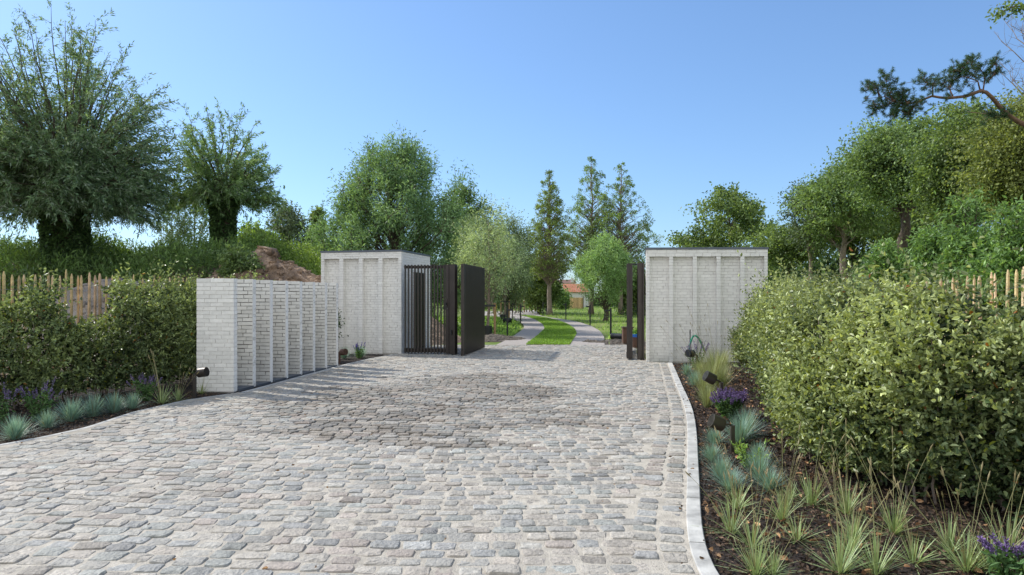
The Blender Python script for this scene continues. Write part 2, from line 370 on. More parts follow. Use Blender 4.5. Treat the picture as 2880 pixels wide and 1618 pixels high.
ox = (sx[None]+jx)*(w/2-gapx/2)[:, None]; oy = (sy[None]+jy)*(h/2-gapy/2)[:, None]
ht = rng.normal(0, .0035, n); tx = rng.normal(0, .02, n); ty = rng.normal(0, .035, n)
rings = [(1.06, -.03), (1.0, .002), (.93, .0085), (.66, .012)]
V = []
for s, z in rings:
    lx = ox*s; ly = oy*s; zz = z+ht[:, None]+(tx[:, None]*lx+ty[:, None]*ly)*(1 if z > 0 else .3)+(rng.normal(0, .0018, (n, K)) if z > 0 else 0)
    V.append(np.stack([lx, ly, zz], -1))
cen = np.stack([0*w, 0*w, .0125+ht+rng.normal(0, .002, n)], -1)[:, None]
V = np.concatenate(V+[cen], 1); nv = V.shape[1]
c_, s_ = np.cos(ro)[:, None], np.sin(ro)[:, None]; X = V[..., 0]*c_-V[..., 1]*s_+cx[:, None]; Y = V[..., 0]*s_+V[..., 1]*c_+cy[:, None]
V = np.stack([X, Y, V[..., 2]], -1)
q = []; t = []
for r_ in range(3):
    for k in range(K): q.append([r_*K+k, r_*K+(k+1) % K, (r_+1)*K+(k+1) % K, (r_+1)*K+k])
for k in range(K): t.append([3*K+k, 3*K+(k+1) % K, 4*K])
q = np.array(q); t = np.array(t); offi = (np.arange(n)*nv)[:, None, None]
pal = np.array([(.33, .33, .32), (.29, .30, .305), (.37, .355, .33), (.355, .335, .31), (.30, .315, .31), (.40, .395, .375), (.33, .30, .28), (.25, .255, .26), (.37, .345, .315)])
cc = pal[rng.choice(9, n, p=[.2, .13, .19, .12, .12, .1, .05, .04, .05])]*(1+rng.normal(0, .12, (n, 1)))*np.array([1.05, 1.0, .92])
wv = wet(cx, cy)[:, None]; cc = cc*(1-.42*wv)*(1.0+.10*wv*np.array([[.6, 0, -.6]]))
cv = np.repeat(cc[:, None], nv, 1); cv[:, :K] = cv[:, :K]*.75; cv *= (1+rng.normal(0, .05, (n, nv, 1)))
mb = MB(); mb.add(V.reshape(-1, 3), q=(q[None]+offi).reshape(-1, 4), t=(t[None]+offi).reshape(-1, 3), c=cv.reshape(-1, 3))
o = mb.build('driveway', M['stone'], smooth=False); o['kind'] = 'structure'
# sand in the joints
gx = np.arange(-10, 5.2, .045); gy = np.arange(1.0, YEND+.01, .06); gy[-1] = YEND
XX, YY = np.meshgrid(gx, gy); wv = wet(XX, YY)
p3 = np.stack([XX, YY, 0*XX], -1)
ZZ = .0035+.0045*sn(p3, 7, 3)+.003*sn(p3, 1.1, 2)-.012*wv
v = np.stack([XX, YY, ZZ], -1).reshape(-1, 3); sc = np.array([.46, .42, .355])*(1-.78*wv.reshape(-1, 1))*(1+.22*sn(p3, .8, 3)).reshape(-1, 1)
nx, ny = len(gx), len(gy); i, j = np.meshgrid(np.arange(ny-1), np.arange(nx-1), indexing='ij'); a = (i*nx+j).ravel(); F = np.stack([a, a+1, a+nx+1, a+nx], 1)
cen = v[F].mean(1)[:, :2]; F = F[inpoly(cen, np.vstack([lft-np.array([.05, 0]), [(-3.0, 19.5), (-2.45, YEND+.1), (4.0, YEND+.1), (3.4, 19), (3.38, 16.6)], kin+np.array([.075, 0]), [(0, .8)]]))]
mb = MB(); mb.add(v, q=F, c=sc); o = mb.build('driveway_sand', M['sand'], smooth=True); o['kind'] = 'structure'

# kerbs
def kerb(name, line, width, seg, z=.022, dz=-.16):
    mb = MB(); p = resample(line, .12); L = np.r_[0, np.cumsum(np.linalg.norm(np.diff(p, axis=0), axis=1))]; tot = L[-1]; s = 0
    def at(s): return np.array([np.interp(s, L, p[:, 0]), np.interp(s, L, p[:, 1])])
    while s < tot-.05:
        e = min(s+seg, tot); m = max(2, int((e-s)/.2)+1); ss = np.linspace(s+.004, e-.004, m); pts = np.array([at(x) for x in ss])
        tg = unit(np.array([at(min(x+.05, tot))-at(max(x-.05, 0)) for x in ss])); nn = np.stack([tg[:, 1], -tg[:, 0]], 1)
        A = pts; B = pts+nn*width; zt = z+rng.normal(0, .002); bv = .006; c = .92+.16*rng.random()
        prof = [(A, dz), (A, zt-bv), (A+nn*bv, zt), (B-nn*bv, zt), (B, zt-bv), (B, dz)]
        v = np.concatenate([np.column_stack([a, np.full(m, zz)]) for a, zz in prof]); q = []
        for r_ in range(5):
            for k in range(m-1): q.append([r_*m+k, r_*m+k+1, (r_+1)*m+k+1, (r_+1)*m+k])
        for k in (0, m-1): q.append([k, m+k, 4*m+k, 5*m+k]); q.append([m+k, 2*m+k, 3*m+k, 4*m+k])
        mb.add(v, q=q, c=(c, c, c)); s = e
    o = mb.build(name, M['concrete']); o['kind'] = 'structure'; return o
kerb('kerb', kin, -.105*-1, 1.0) if False else kerb('kerb', kin[::-1], .105, 1.0)
# the strip runs on the bed side: kin[::-1] goes near -> far so its right hand is the bed
kerb('kerb_strip', lft[1:8][::-1], .07, .9, z=.008)
kerb('kerb_strip', np.array([(-4.42, 11.2), (-3.84, 15.75), (-3.55, 17.3), (-3.12, 18.7)])[::-1], .08, .9, z=.014)

# ---------------------------------------------------------------- tracks beyond the gate
K3 = lambda a, b: G(1350+a*.2764, 650+b*.2764)
def strip(name, poly_pts, z, m, step=None):
    p = np.array(poly_pts); import mathutils
    from mathutils.geometry import tessellate_polygon
    tris = tessellate_polygon([[mathutils.Vector((a[0], a[1], 0)) for a in p]])
    mb = MB(); mb.add(np.column_stack([p, np.full(len(p), z)]), t=[list(t)[::-1] for t in tris]); o = mb.build(name, m); o['kind'] = 'structure'; return o
LTl = [K3(*a) for a in [(160, 1162), (300, 1095), (400, 1030), (450, 985), (440, 950), (360, 905), (250, 872), (-150, 868)]]
GRl = [K3(*a) for a in [(468, 1162), (600, 1060), (660, 1000), (640, 950), (560, 900), (470, 872), (400, 858)]]
GRr = [K3(*a) for a in [(912, 1163), (985, 1050), (970, 1010), (900, 955), (780, 910), (640, 878), (520, 862), (400, 858)]]
RTr = [K3(*a) for a in [(1268, 1176), (1265, 1080), (1225, 1020), (1130, 965), (1000, 925), (830, 895), (700, 880), (620, 862), (590, 848), (640, 832), (615, 812), (515, 803)]]
far = [K3(*a) for a in [(420, 812), (200, 818), (-150, 822)]]
def den(p, s=.5): return smooth(resample(p, s), 4)
LTl, GRl, GRr, RTr = map(den, (LTl, GRl, GRr, RTr))
for P_ in (LTl, GRl, GRr, RTr): P_[0, 1] = YEND+.004
RTr[0] = (RTr[0, 0], YEND+.004)
outer = np.vstack([LTl, np.array(far)[::-1], RTr[::-1]])
strip('track', outer, .006, M['track'])
gpoly = np.vstack([GRl, GRr[::-1]]); strip('grass_verge', gpoly, .012, M['ground'])

def blades(mb, P, hgt, wid, ca, cb, lean=.35, seg=1, base=None):
    n = len(P); th = U(0, 6.283, n); ln = np.abs(rng.normal(0, lean, n)); h = hgt*U(.5, 1.25, n); d = np.stack([np.cos(th), np.sin(th)], 1)
    s = np.stack([-np.sin(th), np.cos(th), 0*th], 1)*(wid/2)*U(.7, 1.3, (n, 1))
    mid = P+np.column_stack([d*(ln*h*.3)[:, None], h*.55]); tip = P+np.column_stack([d*(ln*h)[:, None], h*(1-.2*ln)])
    v = np.stack([P-s, P+s, mid+s*.8, mid-s*.8, tip], 1); i = np.arange(n)[:, None]*5
    mb.add(v.reshape(-1, 3), q=i+np.arange(4), t=i+np.array([3, 2, 4]), c=np.repeat(lcol(n, ca, cb, .2, base), 5, 0))
def scatter(poly, n):
    lo, hi = poly.min(0), poly.max(0); out = []; c = 0
    while c < n:
        p = np.column_stack([U(lo[0], hi[0], n), U(lo[1], hi[1], n)]); p = p[inpoly(p, poly)]; out.append(p); c += len(p)
    return np.vstack(out)[:n]
mb = MB(); near = gpoly[(gpoly[:, 1] < 40)]
p = scatter(gpoly, 60000); w_ = rng.random(len(p)) < np.clip(26/p[:, 1], 0, 1)**1.2; p = p[w_]
blades(mb, np.column_stack([p, np.full(len(p), .01)]), .075, .014, (.11, .20, .015), (.24, .38, .05), .5)
o = mb.build('grass', M['blade']); tag(o, 'bright green grass growing between the two wheel tracks', 'grass', kind='stuff')

# rough grass and weeds on the two fields
def field(poly, n, hgt, lab, wd=.02, weeds=0, cc=((.15, .25, .035), (.34, .48, .09))):
    mb = MB(); p = scatter(poly, n); p = p[rng.random(len(p)) < np.clip(30/p[:, 1], .15, 1)]
    m = sn(np.column_stack([p, 0*p[:, 0]]), .9, 3); p = p[m > -.32]; m = m[m > -.32]
    sc = np.clip(p[:, 1]/30, .8, 2.2)
    blades(mb, np.column_stack([p, terr(p[:, 0], p[:, 1])]), hgt*(.7+.7*(m+.4))*1.0, wd, *cc, .6, base=np.clip(.5+m, 0, 1))
    if weeds:
        q_ = scatter(poly, weeds); q_ = q_[rng.random(len(q_)) < np.clip(30/q_[:, 1], .2, 1)]
        for a in q_:
            k = 14; P = np.column_stack([a[0]+rng.normal(0, .10, k), a[1]+rng.normal(0, .10, k), terr(a[0], a[1])+rng.random(k)*U(.12, .4)])
            leaves(mb, P, rng.normal(size=(k, 3))+np.array([0, 0, .3]), .11, .06, lcol(k, (.05, .10, .015), (.14, .24, .04), .2))
    o = mb.build('grass', M['blade']); tag(o, lab, 'grass', kind='stuff'); return o
rf = np.vstack([RTr[2:-3]+np.array([.12, 0]), np.array([(-6, 85), (-2, 130), (40, 130), (40, 60), (14, 34), (4.1, 26.0)])])
field(rf, 90000, .15, 'sunlit rough green grass on the field right of the track', weeds=1500)
lf = np.vstack([LTl[3:7]+np.array([-.1, 0]), [(-7, 49), (-12, 54), (-16, 40), (-10, 30), (-2.6, 27.2)]])
lf = np.vstack([LTl[LTl[:, 1] > 27.4][:-2]-np.array([.15, 0]), [(-14, 52), (-12, 30), (-4.5, 26.8)]])
field(lf, 45000, .15, 'green grass and weeds under the staked young trees', weeds=900)
bf = np.array([(-30, 76), (-7, 76), (-3, 84), (-6, 130), (-30, 130)]); field(bf, 9000, .3, 'far grass beyond the bend in the path', wd=.06)

# ---------------------------------------------------------------- white brick walls
def brickwall(mb, Mx, u0, u1, z0, z1, vfront, depth, course, blen, jit=.0015, joint=.0075, cvar=.024, proud=.004, seed_off=None):
    """bricks with their front face at v=vfront (v grows into the wall) between u0..u1"""
    nz = int(round((z1-z0)/course)); ch = (z1-z0)/nz
    for k in range(nz):
        za = z0+k*ch; u = u0-(0 if k % 2 == 0 else blen*.5)-U(0, blen*.22) if (u1-u0) > blen*1.2 else u0
        while u < u1-.005:
            L = blen*U(.86, 1.12) if (u1-u0) > blen*1.2 else (u1-u0)+joint
            a = max(u, u0); b = min(u+L-joint, u1)
            if u1-b < .035: b = u1
            if b-a > .03:
                c = (1+rng.normal(0, cvar))*(1-.16*math.exp(-za/.16)*rng.random()); f = vfront-proud*rng.random()
                mb.box(a, b, f, vfront+depth, za+joint*.5*U(.5, 1.3), za+ch-joint*.5*U(.5, 1.3), Mx, (c, c*.998, c*.985), jit)
            if b == u1: break
            u += L
def frame(A, B, ang=None, back=None):
    A = np.array(A, float); u = unit(np.array(B, float)-A); v = np.array([-u[1], u[0]]) if back is None else unit(np.array(back, float))
    return lambda p: np.column_stack([A[0]+p[:, 0]*u[0]+p[:, 1]*v[0], A[1]+p[:, 0]*u[1]+p[:, 1]*v[1], p[:, 2]])
def gatehouse(label, A, B, H, depth, npan, corner, pil, back, side, group):
    root = thing('gatehouse', label, 'gatehouse', (A[0], A[1], 0), group)
    W = math.hypot(B[0]-A[0], B[1]-A[1]); Mx = frame(A, B, back=back); core = MB(); bk = MB(); rec = .135; zb = H*.925
    band = zb
    core.box(.012, W-.012, rec+.014, depth-.012, -.1, H-.03, Mx)
    core.box(.012, W-.012, .012, rec+.02, band+.004, H-.03, Mx)
    pw = (W-2*corner-(npan-1)*pil)/npan; xs_ = []; u = 0
    pils = [(0, corner)]+[(corner+pw*(k+1)+pil*k, corner+pw*(k+1)+pil*(k+1)) for k in range(npan-1)]+[(W-corner, W)]
    for a, b in pils:
        core.box(max(a, .012)+.008, min(b, W-.012)-.008, .014, rec+.02, -.1, band+.01, Mx)
        brickwall(bk, Mx, a, b, 0, band, 0, rec+.02, .0715, .22, jit=.0018)
    for k in range(npan):
        a = pils[k][1]+.002; b = pils[k+1][0]-.002; brickwall(bk, Mx, a, b, 0, band-.003, rec, .03, .0715, .235)
    brickwall(bk, Mx, 0, W, band, H-.035, 0, rec+.02, .0715, .235)
    # side walls (run along depth)
    ub = unit(np.array(B, float)-np.array(A, float)); vb = unit(np.array(back, float))
    BA = np.array(B, float); 
    S1 = lambda p: np.column_stack([BA[0]+p[:, 0]*vb[0]-p[:, 1]*ub[0], BA[1]+p[:, 0]*vb[1]-p[:, 1]*ub[1], p[:, 2]])
    brickwall(bk, S1, .078, depth, 0, H-.035, 0, .03, .0715, .235)
    AA = np.array(A, float); S0 = lambda p: np.column_stack([AA[0]+p[:, 0]*vb[0]+p[:, 1]*ub[0], AA[1]+p[:, 0]*vb[1]+p[:, 1]*ub[1], p[:, 2]])
    brickwall(bk, S0, .078, depth, 0, H-.035, 0, .03, .0715, .235)
    bk.build('brickwork', M['brick'], root); core.build('wall_core', M['mortar'], root)
    cap = MB(); 
    half = W*.5
    cap.box(-.022, half-.002, -.022, depth+.02, H-.033, H+.012, Mx); cap.box(half+.002, W+.022, -.023, depth+.021, H-.034, H+.013, Mx)
    cap.box(.04, W-.04, .04, depth-.04, H+.013, H+.02, Mx)
    cap.build('roof_trim', M['zinc'], root)
    return root, Mx, W, S1
GA = (XA(903, 19.5), 19.5); GB = (XA(1129, 18.9), 18.9)
gl, MxL, WL, SideL = gatehouse('white painted brick gatehouse left of the gate with four recessed panels', GA, GB, 2.87, 2.6, 4, .09, .115, (.19, 1), None, 'white brick gatehouses flanking the gate')
# dark door in the side wall of the left gatehouse
dr = MB(); dr.box(1.02, 1.98, -.03, .0, 0.02, 2.3, SideL); o_ = dr.build('door', M['bronze'], gl)
hd = MB()
for k in range(9): hd.box(1.06+k*.1, 1.10+k*.1, -.045, -.031, .05, 2.27, SideL)
h_ = hd.build('door_slats', M['bronze']); h_.parent = o_
RA = (XA(1818, 16.55), 16.55); RB = (XA(2159, 16.38), 16.38)
gatehouse('white painted brick gatehouse right of the gate with five recessed panels', RA, RB, 2.76, 2.6, 5, .075, .095, (.19, 1), None, 'white brick gatehouses flanking the gate')
# fins
F0 = np.array([-4.655, 11.42]); F1 = np.array([-4.01, 15.58]); fl = ['foremost and largest looking white brick fin wall with clean pale joints',
 'white brick fin wall second from the front with dark open joints', 'white brick fin wall third from the front beside the driveway', 'white brick fin wall fourth from the front beside the driveway',
 'white brick fin wall fifth from the front beside the driveway', 'white brick fin wall sixth from the front beside the driveway', 'white brick fin wall seventh, last but one before the gatehouse', 'rearmost white brick fin wall nearest the left gatehouse']
for k in range(8):
    p = F0+(F1-F0)*k/7; vdir = unit(F1-F0); udir = np.array([.998, -.06]); root = thing('fin_wall', fl[k], 'fin wall', (p[0], p[1], 0), 'white brick fin walls beside the driveway')
    Mx = (lambda p, vdir, udir: (lambda q: np.column_stack([p[0]+q[:, 0]*udir[0]+q[:, 1]*vdir[0], p[1]+q[:, 0]*udir[1]+q[:, 1]*vdir[1], q[:, 2]])))(p, vdir, udir)
    bk = MB(); co = MB(); Wd = .64; H = 1.895; first = k == 0; th = .105
    co.box(-Wd+.008, -.008, .008, th-.008, -.1, H-.006, Mx)
    nz = 28; ch = H/nz
    for z in range(nz):
        u = -Wd; cuts = [-Wd]; st_ = -Wd+(.0 if z % 2 else -.11)+U(-.02, .03)
        while st_ < -.26: st_ += .222*U(.92, 1.08); cuts.append(st_)
        cuts = [c for c in cuts if c < -.05]; cuts.append(0)
        for a, b in zip(cuts[:-1], cuts[1:]):
            if b-a < .03: continue
            en = False; j = .008 if first else (.013 if en else .0105); c = (1 if first else (1.0 if en else .80))*(1+rng.normal(0, .045))  # later fins toned down: mortar smears plus shade between fins put into colour
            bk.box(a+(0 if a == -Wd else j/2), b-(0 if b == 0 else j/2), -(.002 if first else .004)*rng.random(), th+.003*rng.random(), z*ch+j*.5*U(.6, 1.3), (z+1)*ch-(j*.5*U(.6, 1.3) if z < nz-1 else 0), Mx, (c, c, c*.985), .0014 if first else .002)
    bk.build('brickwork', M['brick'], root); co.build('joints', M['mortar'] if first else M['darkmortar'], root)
    if not first: ep = MB(); ep.box(-.007, .0012, .003, th-.002, .0, H-.004, Mx, jit=.0008); ep.build('end_pointing', M['brick'], root)
pl = MB()
for k in range(7):
    p = F0+(F1-F0)*k/7; Mx = (lambda p: (lambda q: np.column_stack([p[0]+q[:, 0]*udir[0]+q[:, 1]*vdir[0], p[1]+q[:, 0]*udir[1]+q[:, 1]*vdir[1], q[:, 2]])))(p)
    pl.box(-.66, .03, .12, .585, -.1, .028, Mx)
o = pl.build('plinth', M['zinc']); tag(o, 'low dark stone strip between the feet of the white fin walls', 'plinth')

# ---------------------------------------------------------------- gates
def slat(mb, x, y, ang, w, d, z0, z1):
    c, s = math.cos(ang), math.sin(ang)
    Mx = lambda p: np.column_stack([x+p[:, 0]*c-p[:, 1]*s, y+p[:, 0]*s+p[:, 1]*c, p[:, 2]])
    mb.box(-w/2, w/2, -d/2, d/2, z0, z1, Mx)
def slatpanel(root, A, B, H, n, sw, sd, rail_w, name='slat', offd=0):
    A = np.array(A); B = np.array(B); L = np.linalg.norm(B-A); ang = math.atan2(*(B-A)[::-1]); mb = MB(); Mx = frame(A, B)
    for k in range(n):
        p = A+(B-A)*(k+.5)/n; s_ = MB(); slat(s_, p[0], p[1], ang, sw, sd, .035, H); s_.build('slat', M['bronze'], root)
    for a, b in ((H-.10, H-.02), (.06, .17)):
        mb = MB(); mb.box(0, L, sd/2+.002, sd/2+.042, a, b, Mx); mb.build('rail', M['bronze'], root)
GH = 2.455
pg = thing('pedestrian_gate', 'dark bronze see-through slatted gate closed beside the left gatehouse', 'gate', (-2.4, 18.8, 0))
slatpanel(pg, (-2.97, 18.72), (-1.80, 18.60), GH, 13, .032, .07, .05)
hb = MB(); MxG = frame((-1.80, 18.60), (-1.50, 18.50))
hb.box(0.0, .10, -.04, .05, .035, GH, MxG); hb.box(.0, .06, -.055, -.041, 1.22, 1.52, MxG); st1 = hb.build('gate_stile', M['bronze'], pg)
hh = MB(); hh.box(.03, .05, -.10, -.056, 1.36, 1.42, MxG); hh.box(.03, .05, -.11, -.101, 1.25, 1.42, MxG); h_ = hh.build('handle', M['black'], pg)
lk = MB(); lk.box(.06, .075, -.062, -.056, 1.24, 1.28, MxG); lk.build('lock', M['wire'], pg)
po = thing('gate_post', 'pair of dark bronze gate posts between the small gate and the open leaf', 'gate post', (-1.6, 18.4, 0))
for a, b, dd in ((.112, .17, .03), (.182, .235, .06), (.245, .30, .09)):
    q_ = MB(); q_.box(a, b, -dd, .10, 0, GH+.005, MxG); q_.build('post', M['bronze'], po)
q_ = MB(); q_.box(.112, .30, -.09, .10, .0, .03, MxG); q_.build('base_plate', M['black'], po)
lv = MB(); lv.box(.19, .215, -.12, -.061, .55, .68, MxG); lv.build('bolt', M['black'], po)
gl1 = thing('gate_leaf', 'dark bronze slatted gate leaf on the left, swung open away from camera', 'gate leaf', (-1.24, 18.2, 0), 'open leaves of the driveway gate')
A = np.array((-1.27, 18.25)); B = np.array((-.86, 20.8))
slatpanel(gl1, A, B, GH, 27, .034, .075, .05)
e = MB(); MxE = frame(A, B); e.box(-.06, .0, -.03, .035, .03, GH, MxE); e.box(-.16, -.075, -.022, .06, .0, GH+.003, MxE); e.build('stile', M['bronze'], gl1)
for a in (GH-.10, .16):
    e = MB(); e.box(-.16, 0, .004, .03, a, a+.05, MxE); e.build('hinge', M['black'], gl1)
gl2 = thing('gate_leaf', 'dark bronze gate leaf on the right, open and seen edge on', 'gate leaf', (2.98, 17.2, 0), 'open leaves of the driveway gate')
A = np.array((2.97, 17.25)); B = np.array((3.46, 19.8)); MxR = frame(A, B)
slatpanel(gl2, A, B, 2.42, 27, .034, .075, .05)
e = MB(); e.box(-.10, .0, -.075, -.012, .03, 2.42, MxR); e.box(-.10, 0., -.008, .07, .03, 2.422, MxR); e.build('stile', M['bronze'], gl2)
p2 = thing('gate_post', 'dark bronze gate post against the corner of the right gatehouse', 'gate post', (3.24, 17.0, 0))
e = MB(); X0 = 3.205-.05
for a, b, y0 in ((3.135, 3.20, 16.98), (3.207, 3.245, 17.02), (3.252, 3.30, 17.0)):
    e = MB(); e.box(a, b, y0, y0+.12, 0, 2.425); e.build('post', M['bronze'], p2)
e = MB(); e.box(3.03, 3.15, 17.2, 17.24, 2.38, 2.42); e.build('hinge_arm', M['black'], p2)
e = MB(); e.box(2.90, 3.30, 16.96, 17.14, .0, .018); e.build('base_plate', M['black'], p2)

# ---------------------------------------------------------------- planting beds
def bed(name, poly, zf, m, step=.07):
    lo, hi = poly.min(0)-.1, poly.max(0)+.1; gx = np.arange(lo[0], hi[0], step); gy = np.arange(lo[1], hi[1], step); XX, YY = np.meshgrid(gx, gy); p3 = np.stack([XX, YY, 0*XX], -1)
    Z = zf(XX, YY)+.008*sn(p3, 5, 3)+.006*sn(p3, 17, 2); v = np.stack([XX, YY, Z], -1).reshape(-1, 3); nx, ny = len(gx), len(gy)
    i, j = np.meshgrid(np.arange(ny-1), np.arange(nx-1), indexing='ij'); a = (i*nx+j).ravel(); F = np.stack([a, a+1, a+nx+1, a+nx], 1); F = F[inpoly(v[F].mean(1)[:, :2], poly)]
    mb = MB(); mb.add(v, q=F); o = mb.build(name, M[m] if isinstance(m, str) else m, smooth=True); o['kind'] = 'structure'; return o
rb = np.vstack([offs(kin, .0)[::-1]+np.array([.06, 0]), [(3.95, 16.36), (7.5, 16.2), (8.5, 12), (8.5, 1.5), (2.2, 1.2)]])
zr = lambda x, y: -.012+.03*sm(x-np.interp(y, kin[::-1, 1], kin[::-1, 0]), .2, 1.4)
bed('flower_bed', rb, zr, 'mulch')
lb = np.vstack([lft[:9]-np.array([.03, 0]), [(-4.5, 11.3), (-3.9, 15.7), (-3.6, 17.3), (-3.1, 18.8), (-5.6, 19.5), (-7, 17), (-9.6, 13), (-12, 6)]])
lb = np.vstack([lft[:8]-np.array([.05, 0]), [(-4.50, 11.45), (-3.95, 15.75), (-3.62, 17.3), (-3.16, 18.75), (-5.4, 19.4), (-8, 17), (-12, 12), (-12, 1.5)]])
zl = lambda x, y: -.012+0*x
bed('flower_bed', lb, zl, 'mulch')
# chips and dead leaves
def chips(poly, zf, n, lab, lv=0):
    mb = MB(); p = scatter(poly, n); p = p[rng.random(len(p)) < np.clip(7/p[:, 1], 0, 1)**1.1]; k = len(p)
    P = np.column_stack([p, zf(p[:, 0], p[:, 1])+.008+.01*rng.random(k)]); d = rng.normal(size=(k, 3))*np.array([1, 1, .3])
    leaves(mb, P, d, .035*U(.4, 1.5, k), .014*U(.6, 1.6, k), lcol(k, (.018, .012, .009), (.11, .07, .045), .35), two=False)
    o = mb.build('bark_mulch', M['chips']); tag(o, lab, 'mulch', kind='stuff')
    if lv:
        mb = MB(); p = scatter(poly, lv); k = len(p); P = np.column_stack([p, zf(p[:, 0], p[:, 1])+.02]); d = rng.normal(size=(k, 3))*np.array([1, 1, .25])
        leaves(mb, P, d, .055*U(.5, 1.4, k), .028, lcol(k, (.22, .10, .045), (.42, .25, .13), .25), two=True)
        o = mb.build('fallen_leaves', M['chips']); tag(o, 'dry orange brown leaves fallen on the mulch under the right hedge', 'fallen leaves', kind='stuff')
rbv = np.vstack([offs(kin, .0)[::-1]+np.array([.13, 0]), [(3.95, 16.3), (5.0, 16.2), (4.6, 11), (4.6, 3.0), (2.2, 1.2)]])
chips(rbv, zr, 60000, 'dark bark chips covering the planting bed right of the driveway', 900)
lbv = np.vstack([lft[1:8]-np.array([.08, 0]), [(-5.0, 11.4), (-6.6, 11.4), (-8.6, 8)]])
chips(lbv, zl, 14000, 'dark bark chips covering the planting bed left of the driveway')
rbh = rbv
mb = MB(); k = 420; p = scatter(poly[poly[:, 1] > 1], 260); p = np.vstack([p, kin[rng.integers(20, len(kin)-8, 60)]+np.column_stack([rng.normal(.06, .07, 60), rng.normal(0, .05, 60)])]); P = np.column_stack([p, np.full(len(p), .028)]); dr_ = rng.normal(size=(len(p), 3))*np.array([1, 1, .12])
leaves(mb, P, dr_, .032*U(.4, 1.4, len(p)), .016, lcol(len(p), (.05, .03, .018), (.25, .14, .06), .3), two=True)
tag(mb.build('leaf_litter', M['chips']), 'scattered bits of dead leaf and bark on the cobbles and kerb', 'leaf litter', kind='stuff')

# ---------------------------------------------------------------- hedges
def hedge(name, label, line, H, thick, nspray, ca, cb, ll=.05, lw=.028, side=1, lump=.16, gaps=None, nstem=90, dark=(.02, .035, .012), hvar=.10, fade=None):
    """line = front foot of the hedge; hedge body lies on the side given by sign"""
    p = smooth(resample(line, .1), 6); tg = unit(np.gradient(p, axis=0)); nrm = np.stack([tg[:, 1], -tg[:, 0]], 1)*side  # outward
    root = thing(name, label, 'hedge', (p[0, 0], p[0, 1], 0)); cr = MB(); sb = MB(); n = nspray
    def place(n, shell):
        si = rng.random(n)*(len(p)-1.001); i = si.astype(int); f = (si-i)[:, None]; b = p[i]*(1-f)+p[i+1]*f; nn = unit(nrm[i]*(1-f)+nrm[i+1]*f)
        q = np.sqrt(rng.random(n)*.97+.003) if False else .06+.94*rng.random(n)
        s3 = np.column_stack([b, q*1.8]); ht = H*(1+hvar*sn(np.column_stack([b*2.0, 0*q]), 1.2, 3)); 
        ht = ht*(.86+.0125*b[:, 1])
        ht = ht*(1-.55*(1-sm(si*.1, -.2, 2.4))) if fade else ht
        bulge = lump*sn(s3, 1.35, 3)+(.30*sn(s3*np.array([1, 1, .5])+3, .8, 2)-.05 if fade else 0)+.10*np.sin(np.clip(q*3.14159, 0, 3.14))-.10*sm(.22-q, 0, .22)-.32*sm(q, .78, 1.0)**2
        d = np.where(rng.random(n) < shell, rng.exponential(.10, n), U(0, thick, n)); top = q > .86; d = np.where(top & (rng.random(n) < .6), U(0, thick, n), d); d = np.minimum(d, thick)
        o = np.column_stack([b+nn*(bulge-d)[:, None], q*ht+.02])
        return o, nn, q, d
    o, nn, q, d = place(n, .7)
    pk = sn(o, 3.4, 3)+.35*rng.normal(size=n) > -.24; o, nn, q, d = o[pk], nn[pk], q[pk], d[pk]; n = len(o)
    if gaps is not None:
        k = np.ones(n, bool)
        for gx, gy, gz, gr in gaps: k &= (np.hypot(o[:, 0]-gx, o[:, 1]-gy)/gr)**2+((o[:, 2]-gz)/(gr*.9))**2 > .6+.8*rng.random(n)
        o, nn, q, d = o[k], nn[k], q[k], d[k]; n = len(o)
    sd = unit(np.column_stack([nn, .55+.9*sm(q, .5, 1)])+rng.normal(size=(n, 3))*.55); sl = U(.08, .26, n)*(1+1.4*rng.random(n)**7)*(1+1.1*(q > .9)*rng.random(n)**2)
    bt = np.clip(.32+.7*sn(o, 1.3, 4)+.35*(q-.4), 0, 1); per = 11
    for k in range(per):
        t = (k+rng.random(n))/per; P = o+sd*(sl*t)[:, None]; dr = sd*.55+unit(rng.normal(size=(n, 3)))*.85
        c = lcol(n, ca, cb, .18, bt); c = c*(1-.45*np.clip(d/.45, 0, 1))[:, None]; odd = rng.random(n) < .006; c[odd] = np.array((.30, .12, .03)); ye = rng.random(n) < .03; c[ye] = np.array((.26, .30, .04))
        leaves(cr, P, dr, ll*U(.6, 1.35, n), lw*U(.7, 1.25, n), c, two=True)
    # inner fill
    m = int(nspray*.9); o2, n2, q2, d2 = place(m, 0); 
    if gaps is not None:
        k = np.ones(m, bool)
        for gx, gy, gz, gr in gaps: k &= (np.hypot(o2[:, 0]-gx, o2[:, 1]-gy)/gr)**2+((o2[:, 2]-gz)/(gr*.9))**2 > 1
        o2 = o2[k]; m = len(o2)
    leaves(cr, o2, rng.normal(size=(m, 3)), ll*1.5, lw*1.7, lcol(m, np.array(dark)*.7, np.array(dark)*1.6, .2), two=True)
    for k in range(nstem):
        i = rng.integers(0, len(p)); b = p[i]-nrm[i]*U(.02, thick*.8); h = H*U(.6, 1.0); e = b+nrm[i]*U(-.1, .22)+rng.normal(0, .1, 2)
        sb.tube(curve((b[0], b[1], -.05), (e[0], e[1], h), 8, (rng.normal(0, .06), rng.normal(0, .06), 0), .018), np.linspace(.011, .003, 8), 5, c=(1, 1, 1), cap=False)
    sb.build('stems', M['palebark'], root); cr.build('foliage', M['gloss'], root); return root
K1h = [(-8.6, 7.2), (-7.7, 8.6), (-6.95, 9.6), (-6.35, 10.7), (-5.95, 11.75), (-5.75, 13.2), (-5.4, 15.6)]
fenA = np.array((-9.2, 9.0)); fenB = np.array((-5.9, 14.2))
